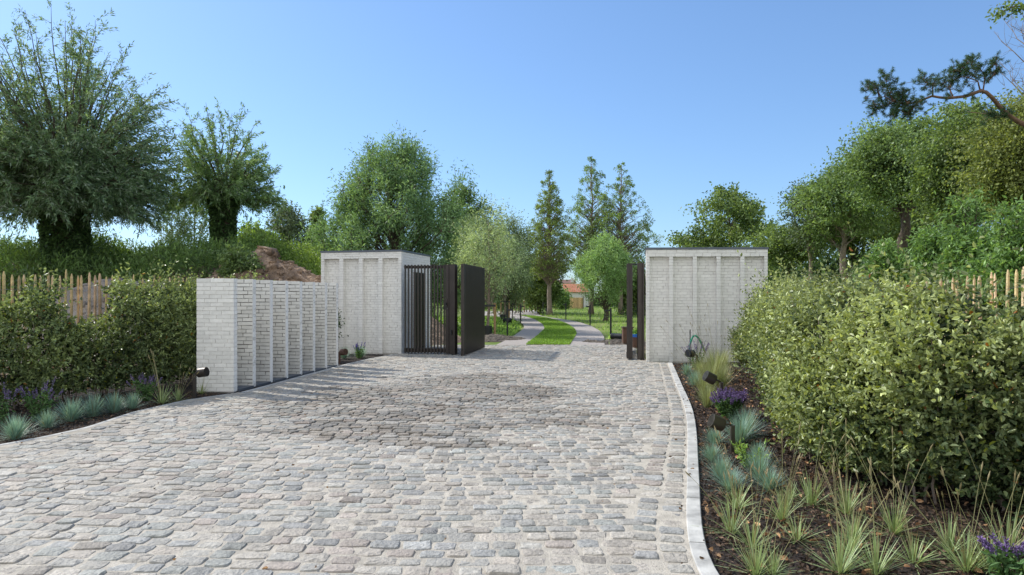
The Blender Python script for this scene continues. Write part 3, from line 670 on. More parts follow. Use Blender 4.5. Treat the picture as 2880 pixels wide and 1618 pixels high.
hedge('hedge', 'dark green leafy hedge in front of the paling fence left of the fin walls', K1h, 1.68, .75, 10000, (.07, .10, .04), (.33, .38, .15), ll=.056, lw=.029, side=1, lump=.20, hvar=.13,
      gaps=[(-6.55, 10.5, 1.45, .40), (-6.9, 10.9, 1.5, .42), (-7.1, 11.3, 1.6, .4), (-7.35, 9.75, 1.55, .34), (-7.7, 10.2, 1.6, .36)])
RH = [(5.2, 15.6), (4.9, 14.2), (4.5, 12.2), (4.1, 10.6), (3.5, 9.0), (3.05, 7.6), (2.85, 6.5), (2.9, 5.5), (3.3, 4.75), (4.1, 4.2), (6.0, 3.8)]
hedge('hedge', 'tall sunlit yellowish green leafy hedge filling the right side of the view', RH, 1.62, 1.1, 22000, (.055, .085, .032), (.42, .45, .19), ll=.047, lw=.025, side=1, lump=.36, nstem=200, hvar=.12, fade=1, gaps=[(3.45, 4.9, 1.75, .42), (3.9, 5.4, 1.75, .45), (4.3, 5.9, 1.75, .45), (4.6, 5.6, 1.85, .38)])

# paling fences
def paling(label, A, B, H, n, broken=False):
    A = np.array(A); B = np.array(B); root = thing('paling_fence', label, 'fence', (A[0], A[1], 0), 'chestnut paling fences behind the hedges'); u = unit(B-A)
    for k in range(n):
        p = A+(B-A)*(k+.5+U(-.18, .18))/n; mb = MB(); r = U(.017, .027); h = H*(1+rng.normal(0, .015)); lean = rng.normal(0, .02, 2); z0 = terr(p[0], p[1])
        z0 = float(z0); c = U(.75, 1.2)
        pts = [(p[0], p[1], z0-.1), (p[0]+lean[0]*.5, p[1]+lean[1]*.5, z0+h*.5), (p[0]+lean[0], p[1]+lean[1], z0+h-.07), (p[0]+lean[0], p[1]+lean[1], z0+h)]
        mb.tube(pts, [r, r*U(.9, 1.1), r*.95, r*.35], 5, c=(c, c*U(.92, 1.02), c*U(.8, 1.0))); mb.build('stake', M['paling'], root)
    for zz in (.35, .9, H-.25):
        mb = MB(); t = np.linspace(0, 1, 60)[:, None]; base = A+(B-A)*t; zt = terr(base[:, 0], base[:, 1])+zz
        for s in (-.028, .028):
            q_ = np.column_stack([base+np.array([-u[1], u[0]])*s, zt+.01*np.sin(t[:, 0]*90)]); mb.tube(q_, .0022, 3, cap=False)
        mb.build('wire', M['wire'], root)
paling('chestnut paling fence behind the dark left hedge', fenA, fenB, 2.0, 64)
paling('chestnut paling fence showing through the top of the right hedge', (7.6, 7.4), (5.75, 11.5), 1.86, 42)

# ---------------------------------------------------------------- grass clumps and flowers
def clump_mesh(n, h, spread, wid, ca, cb, curvy=.5, stalks=0):
    mb = MB(); th = U(0, 6.283, n); el = np.abs(rng.normal(0, spread, n)); el = np.clip(el, 0, 1.45); L = h*U(.6, 1.15, n)
    d = np.stack([np.cos(th)*np.sin(el), np.sin(th)*np.sin(el), np.cos(el)], 1); b = np.column_stack([np.cos(th), np.sin(th), 0*th])*(.03*rng.random(n))[:, None]*h/.25
    s = np.stack([-np.sin(th), np.cos(th), 0*th], 1)*(wid/2)
    pts = [b+d*(L*f)[:, None]+np.column_stack([np.cos(th), np.sin(th), 0*th])*(L*f*f*.25*curvy)[:, None]-np.array([0, 0, 1])*(L*f*f*.35*curvy*np.sin(el))[:, None] for f in (0, .35, .7, 1.0)]
    v = np.stack([pts[0]-s, pts[0]+s, pts[1]-s, pts[1]+s, pts[2]-s*.7, pts[2]+s*.7, pts[3]], 1); i = np.arange(n)[:, None]*7
    q = np.concatenate([i+np.array([0, 1, 3, 2]), i+np.array([2, 3, 5, 4])]); t = i+np.array([4, 5, 6]); c = lcol(n, ca, cb, .15); br = rng.random(n) < .10; c[br] = np.array([.34, .27, .13])*U(.6, 1.1, (br.sum(), 1))
    mb.add(v.reshape(-1, 3), q=q, t=t, c=np.repeat(c, 7, 0))
    sb = None
    if stalks:
        sb = MB()
        for k in range(stalks):
            a = U(0, 6.283); e = U(.15, .75); L_ = h*U(1.5, 2.6); tip = np.array([math.cos(a)*math.sin(e), math.sin(a)*math.sin(e), math.cos(e)])*L_
            cv = curve((0, 0, 0), tip, 6, (0, 0, .06)); sb.tube(cv, [.0022, .002, .0018, .0016, .0014, .001], 3, c=(.38, .36, .17), cap=False)
            dd = unit(cv[-1]-cv[-2]); sb.tube([cv[-1]-dd*.01, cv[-1]+dd*.02, cv[-1]+dd*.05], [.002, .0050, .001], 5, c=(.36, .30, .15), cap=False)
    return mb, sb
def local(mb, name, mat, parent):
    o = mb.build(name, M[mat]); o.parent = parent; return o
def proto_clump(name, args, cat, group):
    r = thing(name, '', cat, (0, 0, 0), group); a, s = clump_mesh(**args); local(a, 'blades', 'blade', r)
    if s: local(s, 'seed_stalks', 'blade', r)
    return r
BLUE = dict(ca=(.12, .20, .16), cb=(.27, .38, .30)); TUFT = dict(ca=(.15, .20, .075), cb=(.34, .40, .19)); TALL = dict(ca=(.17, .20, .07), cb=(.36, .37, .18))
fesc = [proto_clump('blue_fescue', dict(n=520, h=.23+.02*k, spread=.62, wid=.0035, curvy=.5, **BLUE), 'ornamental grass', 'blue grass cushions in the planting beds') for k in range(5)]
tuft = [proto_clump('grass_tuft', dict(n=60+10*k, h=.21+.02*k, spread=.95, wid=.006, curvy=.3, stalks=4+k, **TUFT), 'ornamental grass', 'thin green grass tufts in the mulch') for k in range(4)]
tall = [proto_clump('tall_grass', dict(n=420, h=.52, spread=.36, wid=.004, curvy=.5, stalks=8, **TALL), 'ornamental grass', 'tall straw green grasses in the right bed') for k in range(2)]
def salvia(label, loc, nsp, h, wd, leafy=1.0, purple=(.15, .10, .20), seed=0):
    root = thing('salvia_plant', label, 'flowering plant', loc, 'purple flowered salvia plants'); lf_ = MB(); fl_ = MB(); P0 = np.array([0, 0, 0.])
    for k in range(nsp):
        a = U(0, 6.283); rr = wd*math.sqrt(rng.random()); tip = np.array([math.cos(a)*rr, math.sin(a)*rr, h*U(.72, 1.08)]); cv = curve((tip[0]*.15, tip[1]*.15, 0), tip, 6, (0, 0, .03))
        lf_.tube(cv, [.003, .003, .0025, .002, .002, .0015], 3, c=(.06, .10, .03), cap=False)
        m = int(16*leafy); t = rng.random(m)*.72; P = np.stack([np.interp(t, np.linspace(0, 1, 6), cv[:, j]) for j in range(3)], 1)+rng.normal(0, .012, (m, 3))
        leaves(lf_, P, rng.normal(size=(m, 3))+np.array([0, 0, .2]), .05*U(.6, 1.3, m), .02, lcol(m, (.05, .10, .03), (.13, .22, .08), .2), two=True)
        m = 46; t = .70+rng.random(m)*.30; P = np.stack([np.interp(t, np.linspace(0, 1, 6), cv[:, j]) for j in range(3)], 1)+rng.normal(0, .0045, (m, 3))
        leaves(fl_, P, rng.normal(size=(m, 3))+np.array([0, 0, .5]), .016, .009, lcol(m, np.array(purple)*.6, np.array(purple)*1.6, .2), two=True)
    local(lf_, 'leaves', 'leaf', root); local(fl_, 'flower_spikes', 'flower', root); return root
used = {}
def put(kind, protos, loc, label, sc=1.0):
    k = used.get(kind, 0); used[kind] = k+1
    if k < len(protos): o = protos[k]; o.location = loc; o['label'] = label; o.scale = (sc,)*3; return o
    return copytree(protos[k % len(protos)], loc, label, U(0, 6.28), sc)
def K5g(a, b): 
    x, y = K5(a, b); return (x, y, float(zr(np.array(x), np.array(y))))
put('f', fesc, K5g(175, 225), 'blue grass cushion farthest along the right bed, below the dark spotlight', 1.15)
put('f', fesc, K5g(225, 290), 'blue grass cushion just in front of the farthest one in the right bed', 1.2)
put('f', fesc, K5g(345, 650), 'blue grass cushion left of the near bronze spotlight, beside the kerb', .8)
put('f', fesc, K5g(500, 640), 'blue grass cushion right behind the post of the near bronze spotlight', 1.1)
put('f', fesc, K5g(540, 600), 'blue grass cushion behind the near spotlight, touching the mulch toward the hedge', 1.1)
put('f', fesc, K5g(330, 745), 'greenish blue grass cushion below left of the near spotlight post', .9)
put('f', fesc, K5g(610, 765), 'blue grass cushion to the right of the leafy weed', .85)
put('f', fesc, K5g(385, 855), 'blue grass cushion below the spotlight, between the kerb and the weed', .85)
put('f', fesc, K5g(440, 925), 'blue grass cushion behind the nearest kerbside grass tuft', .8)
put('f', fesc, K5g(620, 870), 'silvery blue grass cushion below the leafy weed, upper one of two', .85)
put('f', fesc, K5g(680, 930), 'silvery blue grass cushion below the leafy weed, lower one of two', .85)
put('t', tall, K5g(350, 265), 'tall straw coloured grass at the far end of the right bed', 1.25)
put('t', tall, K5g(320, 330), 'tall yellow green grass between the two farther spotlights', 1.1)
for (a, b, s, l) in [(395, 215, .95, 'straw grass between the farthest tall grass and the hedge'), (250, 250, .8, 'green grass filling in behind the second blue cushion'), (390, 330, .85, 'straw grass right of the middle bronze spotlight'), (275, 345, .7, 'short straw grass left of the middle spotlight, near the kerb')]:
    put('t', tall, K5g(a, b), l, s)
put('t', tall, K5g(300, 420), 'thin green grass left of the purple salvia', .75)
for (a, b, s, l) in [(480, 1040, 1.1, 'upright yellow green tuft beside the lower blue cushions'), (450, 1180, 1.0, 'yellow green tuft next to the kerb in the right bed'), (575, 1270, .8, 'small straw based tuft one step right of the kerbside tuft'),
    (760, 1110, .9, 'green tuft in the middle of the bed below the blue cushions'), (850, 1240, .95, 'green tuft in open mulch between the kerb and the hedge'), (935, 1030, 1.1, 'wide green tuft right of the silvery blue cushions'),
    (600, 1435, .9, 'tuft at the bottom edge closest to the kerb'), (1150, 1090, .85, 'pale green tuft in front of the hedge foot, above the big pair'), (1200, 1230, .8, 'dense little tuft with straw base in mid bed'),
    (1170, 1330, 1.1, 'large pale green tuft left of bottom centre of the bed'), (1110, 1440, 1.0, 'large pale tuft cut by the lower frame edge'), (1440, 1210, .9, 'loose green tuft below the darkest gap of the hedge'),
    (1560, 1390, 1.0, 'blue green tuft at the bottom, between the two large pale ones'), (1780, 1330, .95, 'grey green tuft near the bottom on the right'), (1880, 1440, 1.0, 'grey green tuft on the lower edge left of the salvia'),
    (2130, 1370, 1.0, 'grass tuft standing just above the cut off purple salvia'), (810, 985, .7, 'small pale tuft touching the lower silvery cushion'), (700, 1440, .7, 'thin dry tuft on the lower edge right of the kerbside one'), (1330, 1450, .9, 'thin green tuft on the lower edge in mid bed'), (2020, 1440, .9, 'thin tuft on the lower edge directly beside the salvia')]:
    put('u', tuft, K5g(a, b), l, s*1.08)
x, y, z = K5g(430, 490); salvia('bushy salvia in full purple bloom behind the near bronze spotlight', (x, y, z), 110, .36, .27)
x, y, z = K5g(235, 190); salvia('sparse purple salvia against the right gatehouse beside the green hose', (x, y, z), 26, .62, .36, .6)
x, y = 2.72, 3.72; salvia('purple salvia cut off by the lower right corner', (x, y, zr(np.array(x), y)), 16, .25, .16)
wd_ = thing('weed', 'leafy pale green weed among the blue grass cushions', 'weed', K5g(540, 790)); w_ = MB()
for k in range(9):
    tip = np.array([rng.normal(0, .10), rng.normal(0, .10), U(.14, .30)]); cv = curve((0, 0, 0), tip, 5); w_.tube(cv, .003, 3, c=(.10, .16, .05), cap=False); m = 22; t = rng.random(m)
    leaves(w_, cv[0]+(tip)*t[:, None], rng.normal(size=(m, 3))+np.array([0, 0, .4]), .045, .018, lcol(m, (.14, .22, .05), (.28, .38, .12), .2), two=True)
local(w_, 'foliage', 'leaf', wd_)
def K1g(a, b): x, y = K1(a, b); return (x, y, -.01)
for (a, b, s, l) in [(100, 1360, 1.25, 'large blue grass cushion in the lower left corner of the left bed'), (310, 1290, .95, 'blue grass cushion under the green leafed salvia on the left'), (465, 1245, 1.25, 'round blue grass cushion third from the left in the left bed'),
                     (610, 1215, 1.1, 'blue grass cushion with a green weed growing through it'), (750, 1190, 1.2, 'blue grass cushion fifth from the left in the left bed'), (870, 1165, 1.0, 'last blue grass cushion before the green trailing grass')]:
    put('f', fesc, K1g(a, b), l, s)
for (a, b, s, l) in [(1060, 1130, 1.5, 'trailing green grass in front of the shaded hedge end'), (1170, 1110, 1.1, 'dry green tuft between trailing grass and left spotlight'), (1325, 1065, .8, 'small tuft at the foot of the foremost fin wall')]:
    put('u', tuft, K1g(a, b), l, s)
x, y, z = K1g(10, 1270); salvia('pale purple salvia at the left edge of the photo', (x, y, z), 8, .50, .2, 1.2, (.15, .11, .20))
x, y, z = K1g(260, 1240); salvia('green bushy salvia with few purple spikes in the left bed', (x, y, z), 13, .50, .26, 2.4, (.15, .11, .20))
x, y, z = K1g(960, 1110); salvia('faded lilac salvia at the right end of the left hedge', (x, y, z), 18, .40, .28, 1.4, (.15, .115, .19))
x, y = XA(960, 16.6), 16.3; salvia('dim purple salvia at the foot of the left gatehouse', (x+.2, y+1.3, 0), 14, .4, .2, 1.2, (.10, .08, .25))
for k, (dx, l) in enumerate([(-4.3, 'shaded blue grass cushion behind the rearmost fin wall'), (-3.95, 'shaded blue grass cushion in front of the left gatehouse corner')]):
    put('f', fesc, (dx, 17.5+k*.35, 0), l, 1.2)
# dark shrub between last fin and gatehouse
clump_tree('evergreen_shrub', 'dark evergreen shrub squeezed between last fin wall and left gatehouse', 'shrub', (-4.75, 17.0, 0), [(0, .25), (.4, .32), (.8, .25), (1, .1)], .15, 1.55, 22, 110, .14, .07, .04, (.015, .03, .012), (.05, .08, .03), .03)

# ---------------------------------------------------------------- garden spotlights
def spot(label, loc, ph, ax, mount, mat='lampmetal', sc=1.0):
    root = thing('garden_spotlight', label, 'spotlight', loc, 'bronze garden spotlights on short posts'); p = MB(); p.box(-.02*sc, .02*sc, -.02*sc, .02*sc, -.1, ph); 
    o = p.build('post', M[mat]); o.parent = root
    ax = unit(np.array(ax, float)); m = np.array(mount, float); a = MB(); a.tube(curve((0, 0, ph-.01), m*1.0+np.array([0, 0, ph]), 5, (0, 0, .03)), .012*sc, 8); o = a.build('arm', M[mat], None, True); o.parent = root
    c = m+np.array([0, 0, ph]); r = .070*sc; L = .135*sc; h = MB()
    pts = [c-ax*.012, c, c+ax*.01, c+ax*L, c+ax*L, c+ax*(L-.012), c+ax*(L-.013)]; h.tube(pts, [r*.55, r*.96, r, r, r*.9, r*.88, .001], 28, cap=True); hd_ = h.build('lamp_head', M[mat]); hd_.parent = root
    g = MB(); g.tube([c+ax*(L-.012), c+ax*(L-.010)], [r*.86, r*.86], 24); o = g.build('lens', M['glass']); o.parent = hd_
    return root
x, y, z = K5g(455, 700); spot('nearest bronze spotlight in the right bed, tilted toward the driveway', (x, y, z), .29, (-.80, -.10, .34), (-.10, 0, .0))
x, y, z = K5g(388, 460); spot('middle bronze spotlight standing behind the blooming salvia', (x, y, z), .43, (-.80, -.1, .42), (-.10, 0, .03), sc=1.05)
x, y, z = K5g(238, 232); spot('farthest dark spotlight in the right bed near the green hose', (x, y, z), .42, (-.8, -.5, .10), (-.08, 0, .03), 'black', 1.1)
x, y, z = K1g(1278, 1100); spot('dark spotlight on its post before the foremost fin wall', (x, y, z), .40, (.80, -.15, .12), (.06, 0, .01), 'bronze', 1.05)
spot('small copper spotlight low behind the rearmost fin wall', (-4.12, 16.3, 0), .26, (.75, -.55, .1), (.05, 0, .0), 'terracotta', 1.1)
# hose
hz = thing('garden_hose', 'green garden hose looping up in front of the right gatehouse', 'hose', (4.0, 16.1, 0)); hm = MB(); hx, hy = XA(1937, 15.9), 15.9
t = np.linspace(0, 1, 20); hp = np.column_stack([hx+.0+.38*t-.05*np.sin(t*3), hy+0*t, .08+.60*np.sin(np.clip(t*2.6+.25, 0, 3.0))**.8]); hm.tube(hp, .022, 8); o = hm.build('tube', M['hose'], hz, True)
e = MB(); e.box(hx+.03, hx+.05, hy+.02, hy+.04, 0, .82); e.build('rod', M['black'], hz)

# ---------------------------------------------------------------- bollard lights
bol = thing('bollard_light', '', 'bollard light', (0, 0, 0), 'black post lights along the curving track')
e = MB(); e.box(-.035, .035, -.035, .035, -.1, 1.13); o = e.build('post', M['black']); o.parent = bol
e = MB(); e.box(.036, .22, -.03, .03, 1.0, 1.06); o = e.build('lamp_arm', M['black']); o.parent = bol
e = MB(); e.box(.07, .21, -.022, .022, .994, .999); o = e.build('lens', M['glass']); o.parent = o_l = bol
bl = [(278, 1060, 0, 'nearest black bollard light left of the tracks, arm pointing right'), (330, 898, 0, 'black bollard light behind the young tree stakes on the left'), (412, 955, 0, 'black bollard light at the left bend of the left track'), (153, 832, 0, 'black bollard light farthest left beside a thin trunk'),
      (1330, 1078, 1, 'nearest black bollard light on the right, arm pointing left'), (1120, 962, 1, 'second bollard light along the right track, left of the small willow'), (874, 903, 1, 'bollard light in front of the reed fence'), (641, 866, 0, 'bollard light left of the tall lamp pole base'),
      (592, 790, 0, 'tiny far bollard light beyond the path bend'), (772, 778, 1, 'tiny far bollard light near the reed fence corner'), (838, 772, 1, 'tiny far bollard light standing close to the reed fence')]
for k, (a, b, f, l) in enumerate(bl):
    x, y = K3(a, b); 
    if y > 75: y = 75+(y-75)*.3; x = XA(1350+a*.2764, y)
    if k == 0: bol.location = (x, y, 0); bol['label'] = l; bol.rotation_euler = (0, 0, 0)
    else: copytree(bol, (x, y, 0), l, math.pi if f else 0)
x, y = K3(675, 815); lp = thing('lamp_pole', 'tall thin dark green pole beside the tall slender tree', 'pole', (x, y, 0)); e = MB(); e.tube([(x, y, -.2), (x, y, .6), (x, y, 5.8)], [.12, .09, .06], 8); e.build('shaft', M['black'], lp); e = MB(); e.tube([(x, y, 5.78), (x, y, 5.95)], [.10, .12], 10); e.build('lamp_head', M['black'], lp)

# ---------------------------------------------------------------- young staked trees
yt = [(80, 1068, 'nearest young silver leaved tree left of the track with thick stake', 4.9, 1.15), (255, 905, 'young silver leaved tree with two pale stakes beside the nearest bollard', 6.0, 1.55), (132, 838, 'young silver tree far left, seen behind the nearest one', 6.4, 1.7), (365, 812, 'young silver tree in mid row with bare lower trunk', 6.2, 1.7),
      (425, 803, 'slim young silver tree right of the mid row tree', 5.8, 1.6), (475, 800, 'young silver tree with stakes, last but one of the row', 5.4, 1.8), (530, 796, 'last young silver tree of the row before the path bend', 5.6, 2.1)]
for k, (a, b, l, h, r) in enumerate(yt):
    x, y = K3(a, b); 
    if y > 60: y = 60+(y-60)*.4; x = XA(1350+a*.2764, y)
    t = clump_tree('young_tree', l, 'tree', (x, y, 0), [(0, .35*r), (.25, .95*r), (.55, r), (.8, .65*r), (1, .15*r)], 1.75, h, 56, 150, .34, .12, .034, (.14, .19, .09), (.40, .47, .28), .06, rise=.9, group='young staked trees left of the track', bark='palebark', droop=.1, flat=1.1)
    for s in (-.28, .28):
        e = MB(); e.tube([(x+s, y-.1, -.1), (x+s, y-.1, 1.32)], .045 if k else .05, 8); e.build('support_stake', M['stake'], t)
    e = MB(); e.box(x-.32, x+.32, y-.16, y-.15, 1.18, 1.26); e.build('tie', M['black'], t)
# drain bits
def pipe(label, P0, P1, r):
    root = thing('drain_pipe', label, 'pipe', P0); e = MB(); P0 = np.array(P0, float); P1 = np.array(P1, float); d = unit(P1-P0); k = 9; pts = []; rd = []
    for i in range(k): pts += [P0+(P1-P0)*i/k, P0+(P1-P0)*(i+.5)/k]; rd += [r, r*.93]
    pts += [P1, P1, P1-d*.04]; rd += [r, r*.8, r*.78]; e.tube(pts, rd, 16); e.build('tube', M['black'], root, True)
x, y = K3(1400, 1125); x2, y2 = K3(1465, 1115); pipe('black drain pipe end lying on bare soil before the right gate leaf', (x-.1, y+.8, .14), (x2, y2, .14), .115)
x, y = K3(230, 915); pipe('short black pipe standing at the foot of a young tree', (x, y, -.05), (x, y, .42), .2)
x, y = K3(310, 950); pipe('black pipe stub beside the nearest left bollard light', (x-.35, y+.3, .2), (x, y, .2), .16)
x, y = K3(75, 1070); pipe('black tree guard collar around the nearest young tree', (x, y, -.05), (x, y, .42), .2)
# planter with blue rim
pt = thing('planter', 'brown pot with blue rim and green sprout behind the right gate', 'plant pot', (0, 0, 0)); px_, py_ = XA(1350+1585*.2764, 21.2), 21.2
e = MB(); e.tube([(px_, py_, 0), (px_, py_, .33)], [.14, .17], 16); e.build('pot', M['terracotta'], pt); e = MB(); e.tube([(px_, py_, .33), (px_, py_, .42)], [.18, .18], 16); e.build('rim', M['blue'], pt)
e = MB(); leaves(e, np.array([px_, py_, .44])+rng.normal(0, .05, (60, 3)), rng.normal(size=(60, 3))+np.array([0, 0, 1]), .14, .05, lcol(60, (.08, .16, .03), (.16, .28, .05))); e.build('plant', M['leaf'], pt)
bx_ = thing('crate', 'small brown crate on the ground past the right gate leaf', 'crate', (0, 0, 0)); e = MB(); cx_, cy_ = px_+.08, 23.2
e.box(cx_-.17, cx_+.17, cy_-.15, cy_+.15, .0, .52, jit=.004); e.build('body', M['terracotta'], bx_); e = MB(); e.box(cx_-.19, cx_+.19, cy_-.17, cy_+.17, .521, .56); e.build('lid', M['bark'], bx_)
# yellow marker
x, y = K3(163, 905); e = MB(); e.tube([(x, y, 0), (x, y, .5), (x+.02, y, 1.0)], .025, 6); tag(e.build('marker_stick', M['yellow']), 'thin yellow marker stick in the grass left of the tracks', 'marker stick')

# ---------------------------------------------------------------- soil heaps
def heap(label, cx, cy, rx, ry, h, mat, name='soil_heap', rough=1.0, z0=None, rot=0, sharp=0):
    n = 110; u = np.linspace(-1, 1, n); A, B = np.meshgrid(u, u); r = np.hypot(A, B); X = A*rx; Y = B*ry; c, s = math.cos(rot), math.sin(rot); X, Y = cx+X*c-Y*s, cy+X*s+Y*c
    p3 = np.stack([X, Y, 0*X], -1); prof = np.clip(1-r, 0, 1)**.9*np.where(r < 1, 1, 0); prof = np.clip(1.12*(1-r**1.3), -.15, 1) if not sharp else np.clip(1.05-1.05*np.hypot(A+.12, B)**1.05, -.3, 1)
    base = terr(X, Y) if z0 is None else z0; Z = base+h*prof*(1+(.22 if not sharp else .34)*sn(p3, 1.1, 3)*rough)+rough*((.12 if not sharp else .26)*sn(p3, 2.6, 4)+.10*np.abs(sn(p3, 8, 3)))*np.clip(prof*3, 0, 1)
    a = (np.arange(n-1)[:, None]*n+np.arange(n-1)).ravel(); F = np.stack([a, a+1, a+n+1, a+n], 1); rr = r.ravel()[F].mean(1); F = F[rr < 1.08]
    mb = MB(); mb.add(np.stack([X, Y, Z], -1).reshape(-1, 3), q=F); 
    if sharp or mat == 'greysoil':
        for _ in range(500 if sharp else 160):
            i_, j_ = rng.integers(8, n-8, 2)
            if r[i_, j_] < .9:
                w_ = U(.02, .09)*(1+(rng.random() < .06)); p_ = np.array([X[i_, j_], Y[i_, j_], Z[i_, j_]]); mb.box(-w_, w_, -w_*.8, w_*.8, -w_, w_*.55, lambda q, p_=p_: q+p_, jit=w_*.35)
    o = mb.build(name, M[mat], smooth=True); tag(o, label, 'soil heap', 'heaps of dug soil'); return o
heap('large brown heap of dug soil left of the left gatehouse', -7.3, 21.0, 2.6, 2.8, 1.55, 'soil', z0=1.45, sharp=1)
heap('grey sandy soil heap behind the paling fence under the big willow', -11.6, 18.8, 2.9, 2.2, 1.25, 'greysoil')
heap('small grey soil heap behind the fin walls', -8.6, 18.4, 1.5, 1.6, .8, 'greysoil')
heap('sandy earth heap seen through the slats of the small gate', -5.0, 25.0, 3.3, 3.0, 1.6, 'soil', z0=-.05)
heap('low pile of dark rubble beside the start of the left track', *K3(150, 1100), 1.3, 1.0, .16, 'darksoil', z0=-.03)
heap('low strip of disturbed soil right of the right track', *K3(1400, 1130), 1.4, .8, .10, 'darksoil', z0=-.04)

# ---------------------------------------------------------------- undergrowth on the banks (stuff)
def under(poly, n, lab, hgt, leafn, ca, cb, seedp=None, ll=.13, lw=.05):
    mb = MB(); p = scatter(np.array(poly), n); nz = sn(np.column_stack([p, 0*p[:, 0]]), .8, 3); hh = hgt*(.55+.7*(nz+.5))*U(.6, 1.2, n)
    z = terr(p[:, 0], p[:, 1])
    for k in range(leafn):
        f = (k+rng.random(n))/leafn; P = np.column_stack([p+rng.normal(0, .10, (n, 2)), z+hh*f]); 
        leaves(mb, P, rng.normal(size=(n, 3))*.7+np.array([0, 0, .9]), ll*U(.6, 1.5, n), lw, lcol(n, ca, cb, .22, np.clip(.45+.5*nz+.25*(f-.5), 0, 1)))
    o = mb.build('undergrowth', M['leaf']); tag(o, lab, 'undergrowth', kind='stuff'); return o
under([(-34, 23), (-34, 32), (-9.0, 30), (-8.8, 23.2), (-9.4, 20.4), (-12, 20.0), (-19, 21)], 14000, 'tall grass and weeds covering the bank beneath the willows', .95, 7, (.035, .065, .02), (.13, .20, .055), ll=.2, lw=.04)
under([(-22, 17), (-26, 23), (-14, 21.5), (-12.8, 19.5), (-14.5, 18)], 3500, 'shaded weeds on the lower left bank behind the fence', .8, 6, (.03, .05, .025), (.08, .12, .055), ll=.16)
under([(-9.6, 24), (-11, 31), (-3.5, 33), (-4.0, 27.5), (-6.5, 25.4)], 3800, 'bright yellow green bushes behind the brown soil heap', 1.3, 8, (.06, .10, .02), (.18, .25, .06), ll=.15)
under([(6.9, 6.5), (7.2, 15.5), (9, 19), (16, 24), (22, 16), (14, 6)], 9000, 'green weeds and brambles on the dune behind the right hedge', .75, 7, (.05, .09, .03), (.18, .27, .09), ll=.13)
under([(9, 20), (9, 60), (60, 60), (45, 24), (16, 22)], 6000, 'dark ferns and brambles on the floor of the wood', .9, 5, (.015, .03, .012), (.06, .09, .03), ll=.25, lw=.09)
under([(14, 60), (13, 84), (13, 106), (-30, 106), (-30, 120), (60, 120), (40, 50), (18, 46)], 5000, 'dark scrub closing off the far side of the fields', 2.2, 7, (.015, .035, .012), (.06, .10, .03), ll=.5, lw=.25)

# ---------------------------------------------------------------- big trees
def gz(x, y): return float(terr(x, y))
Y = 23.5; x = XA(165*D, Y); shoots_willow('willow_tree', 'huge ivy clad willow filling the left side of the sky', 'tree', (x, Y, gz(x, Y)), 2.5, .50, 360, 6.4, (0, 1.85), (.17, .034), 12, 30, 6000, (.06, .10, .05), (.18, .26, .13), (.40, .50, .38), 'pollard willows', silf=.22, shape=[1, .84, .57, .46, .40], core=1500, up=.12)
Y = 27; x = XA(562*D, Y); shoots_willow('willow_tree', 'smaller pollard willow with thick ivy covered trunk', 'tree', (x, Y, gz(x, Y)), 3.0, .32, 84, 4.0, (0, 1.6), (.17, .036), 10, 32, 4500, (.07, .12, .045), (.20, .29, .12), (.36, .48, .32), 'pollard willows', silf=.18, shape=[1, .78, .58, .52, .4], core=500, up=.10)
Y = 34; x = XA(992*D, Y); clump_tree('willow_tree', 'broad dense green willow rising behind the left gatehouse', 'tree', (x, Y, 0), [(0, 2.4), (.15, 3.1), (.35, 3.35), (.55, 3.2), (.75, 2.6), (.92, 1.5), (1, .5)], 1.2, 8.6, 210, 300, .48, .22, .05, (.06, .11, .05), (.22, .32, .15), .45, rise=.9, group='pollard willows', flat=1.2, hollow=.3, droop=.1, hair=120)
x = XA(1522*D, 45); clump_tree('willow_tree', 'small round light green willow on the field right of the track', 'tree', (x, 45, 0), [(0, .7), (.15, 1.35), (.4, 1.72), (.65, 1.5), (.85, .95), (1, .3)], 1.3, 5.3, 90, 260, .34, .16, .045, (.12, .19, .07), (.30, .42, .19), .16, rise=.9, group='pollard willows', flat=1.2, hollow=.3, droop=.1, hair=50)
for a, b, d_, tp, r, l in [(1383, 58, 0, 430, 2.0, 'tall slender conical tree standing alone left of the pair'), (1487, 62, 0, 392, 2.7, 'tallest conical tree of the pair, on the left side'), (1563, 60, 0, 408, 3.0, 'conical tree of the pair nearer the right gatehouse')]:
    Y = b; x = XA(a*D, Y); zt = ZA(tp*D, Y); prof = [(0, r*.55), (.15, r*.95), (.35, r), (.55, r*.72), (.75, r*.45), (.9, r*.22), (1, .12)]
    br_ = a == 1383
    clump_tree('conical_tree', l, 'tree', (x, Y, 0), prof, 3.2, zt, 480, 36, .24, .17, .07, (.08, .12, .035) if br_ else (.07, .12, .04), (.23, .29, .085) if br_ else (.22, .30, .10), .2, rise=.55, group='tall conical trees beyond the field', flat=.8, tip=.5, hollow=.35, droop=.1, bark='palebark')
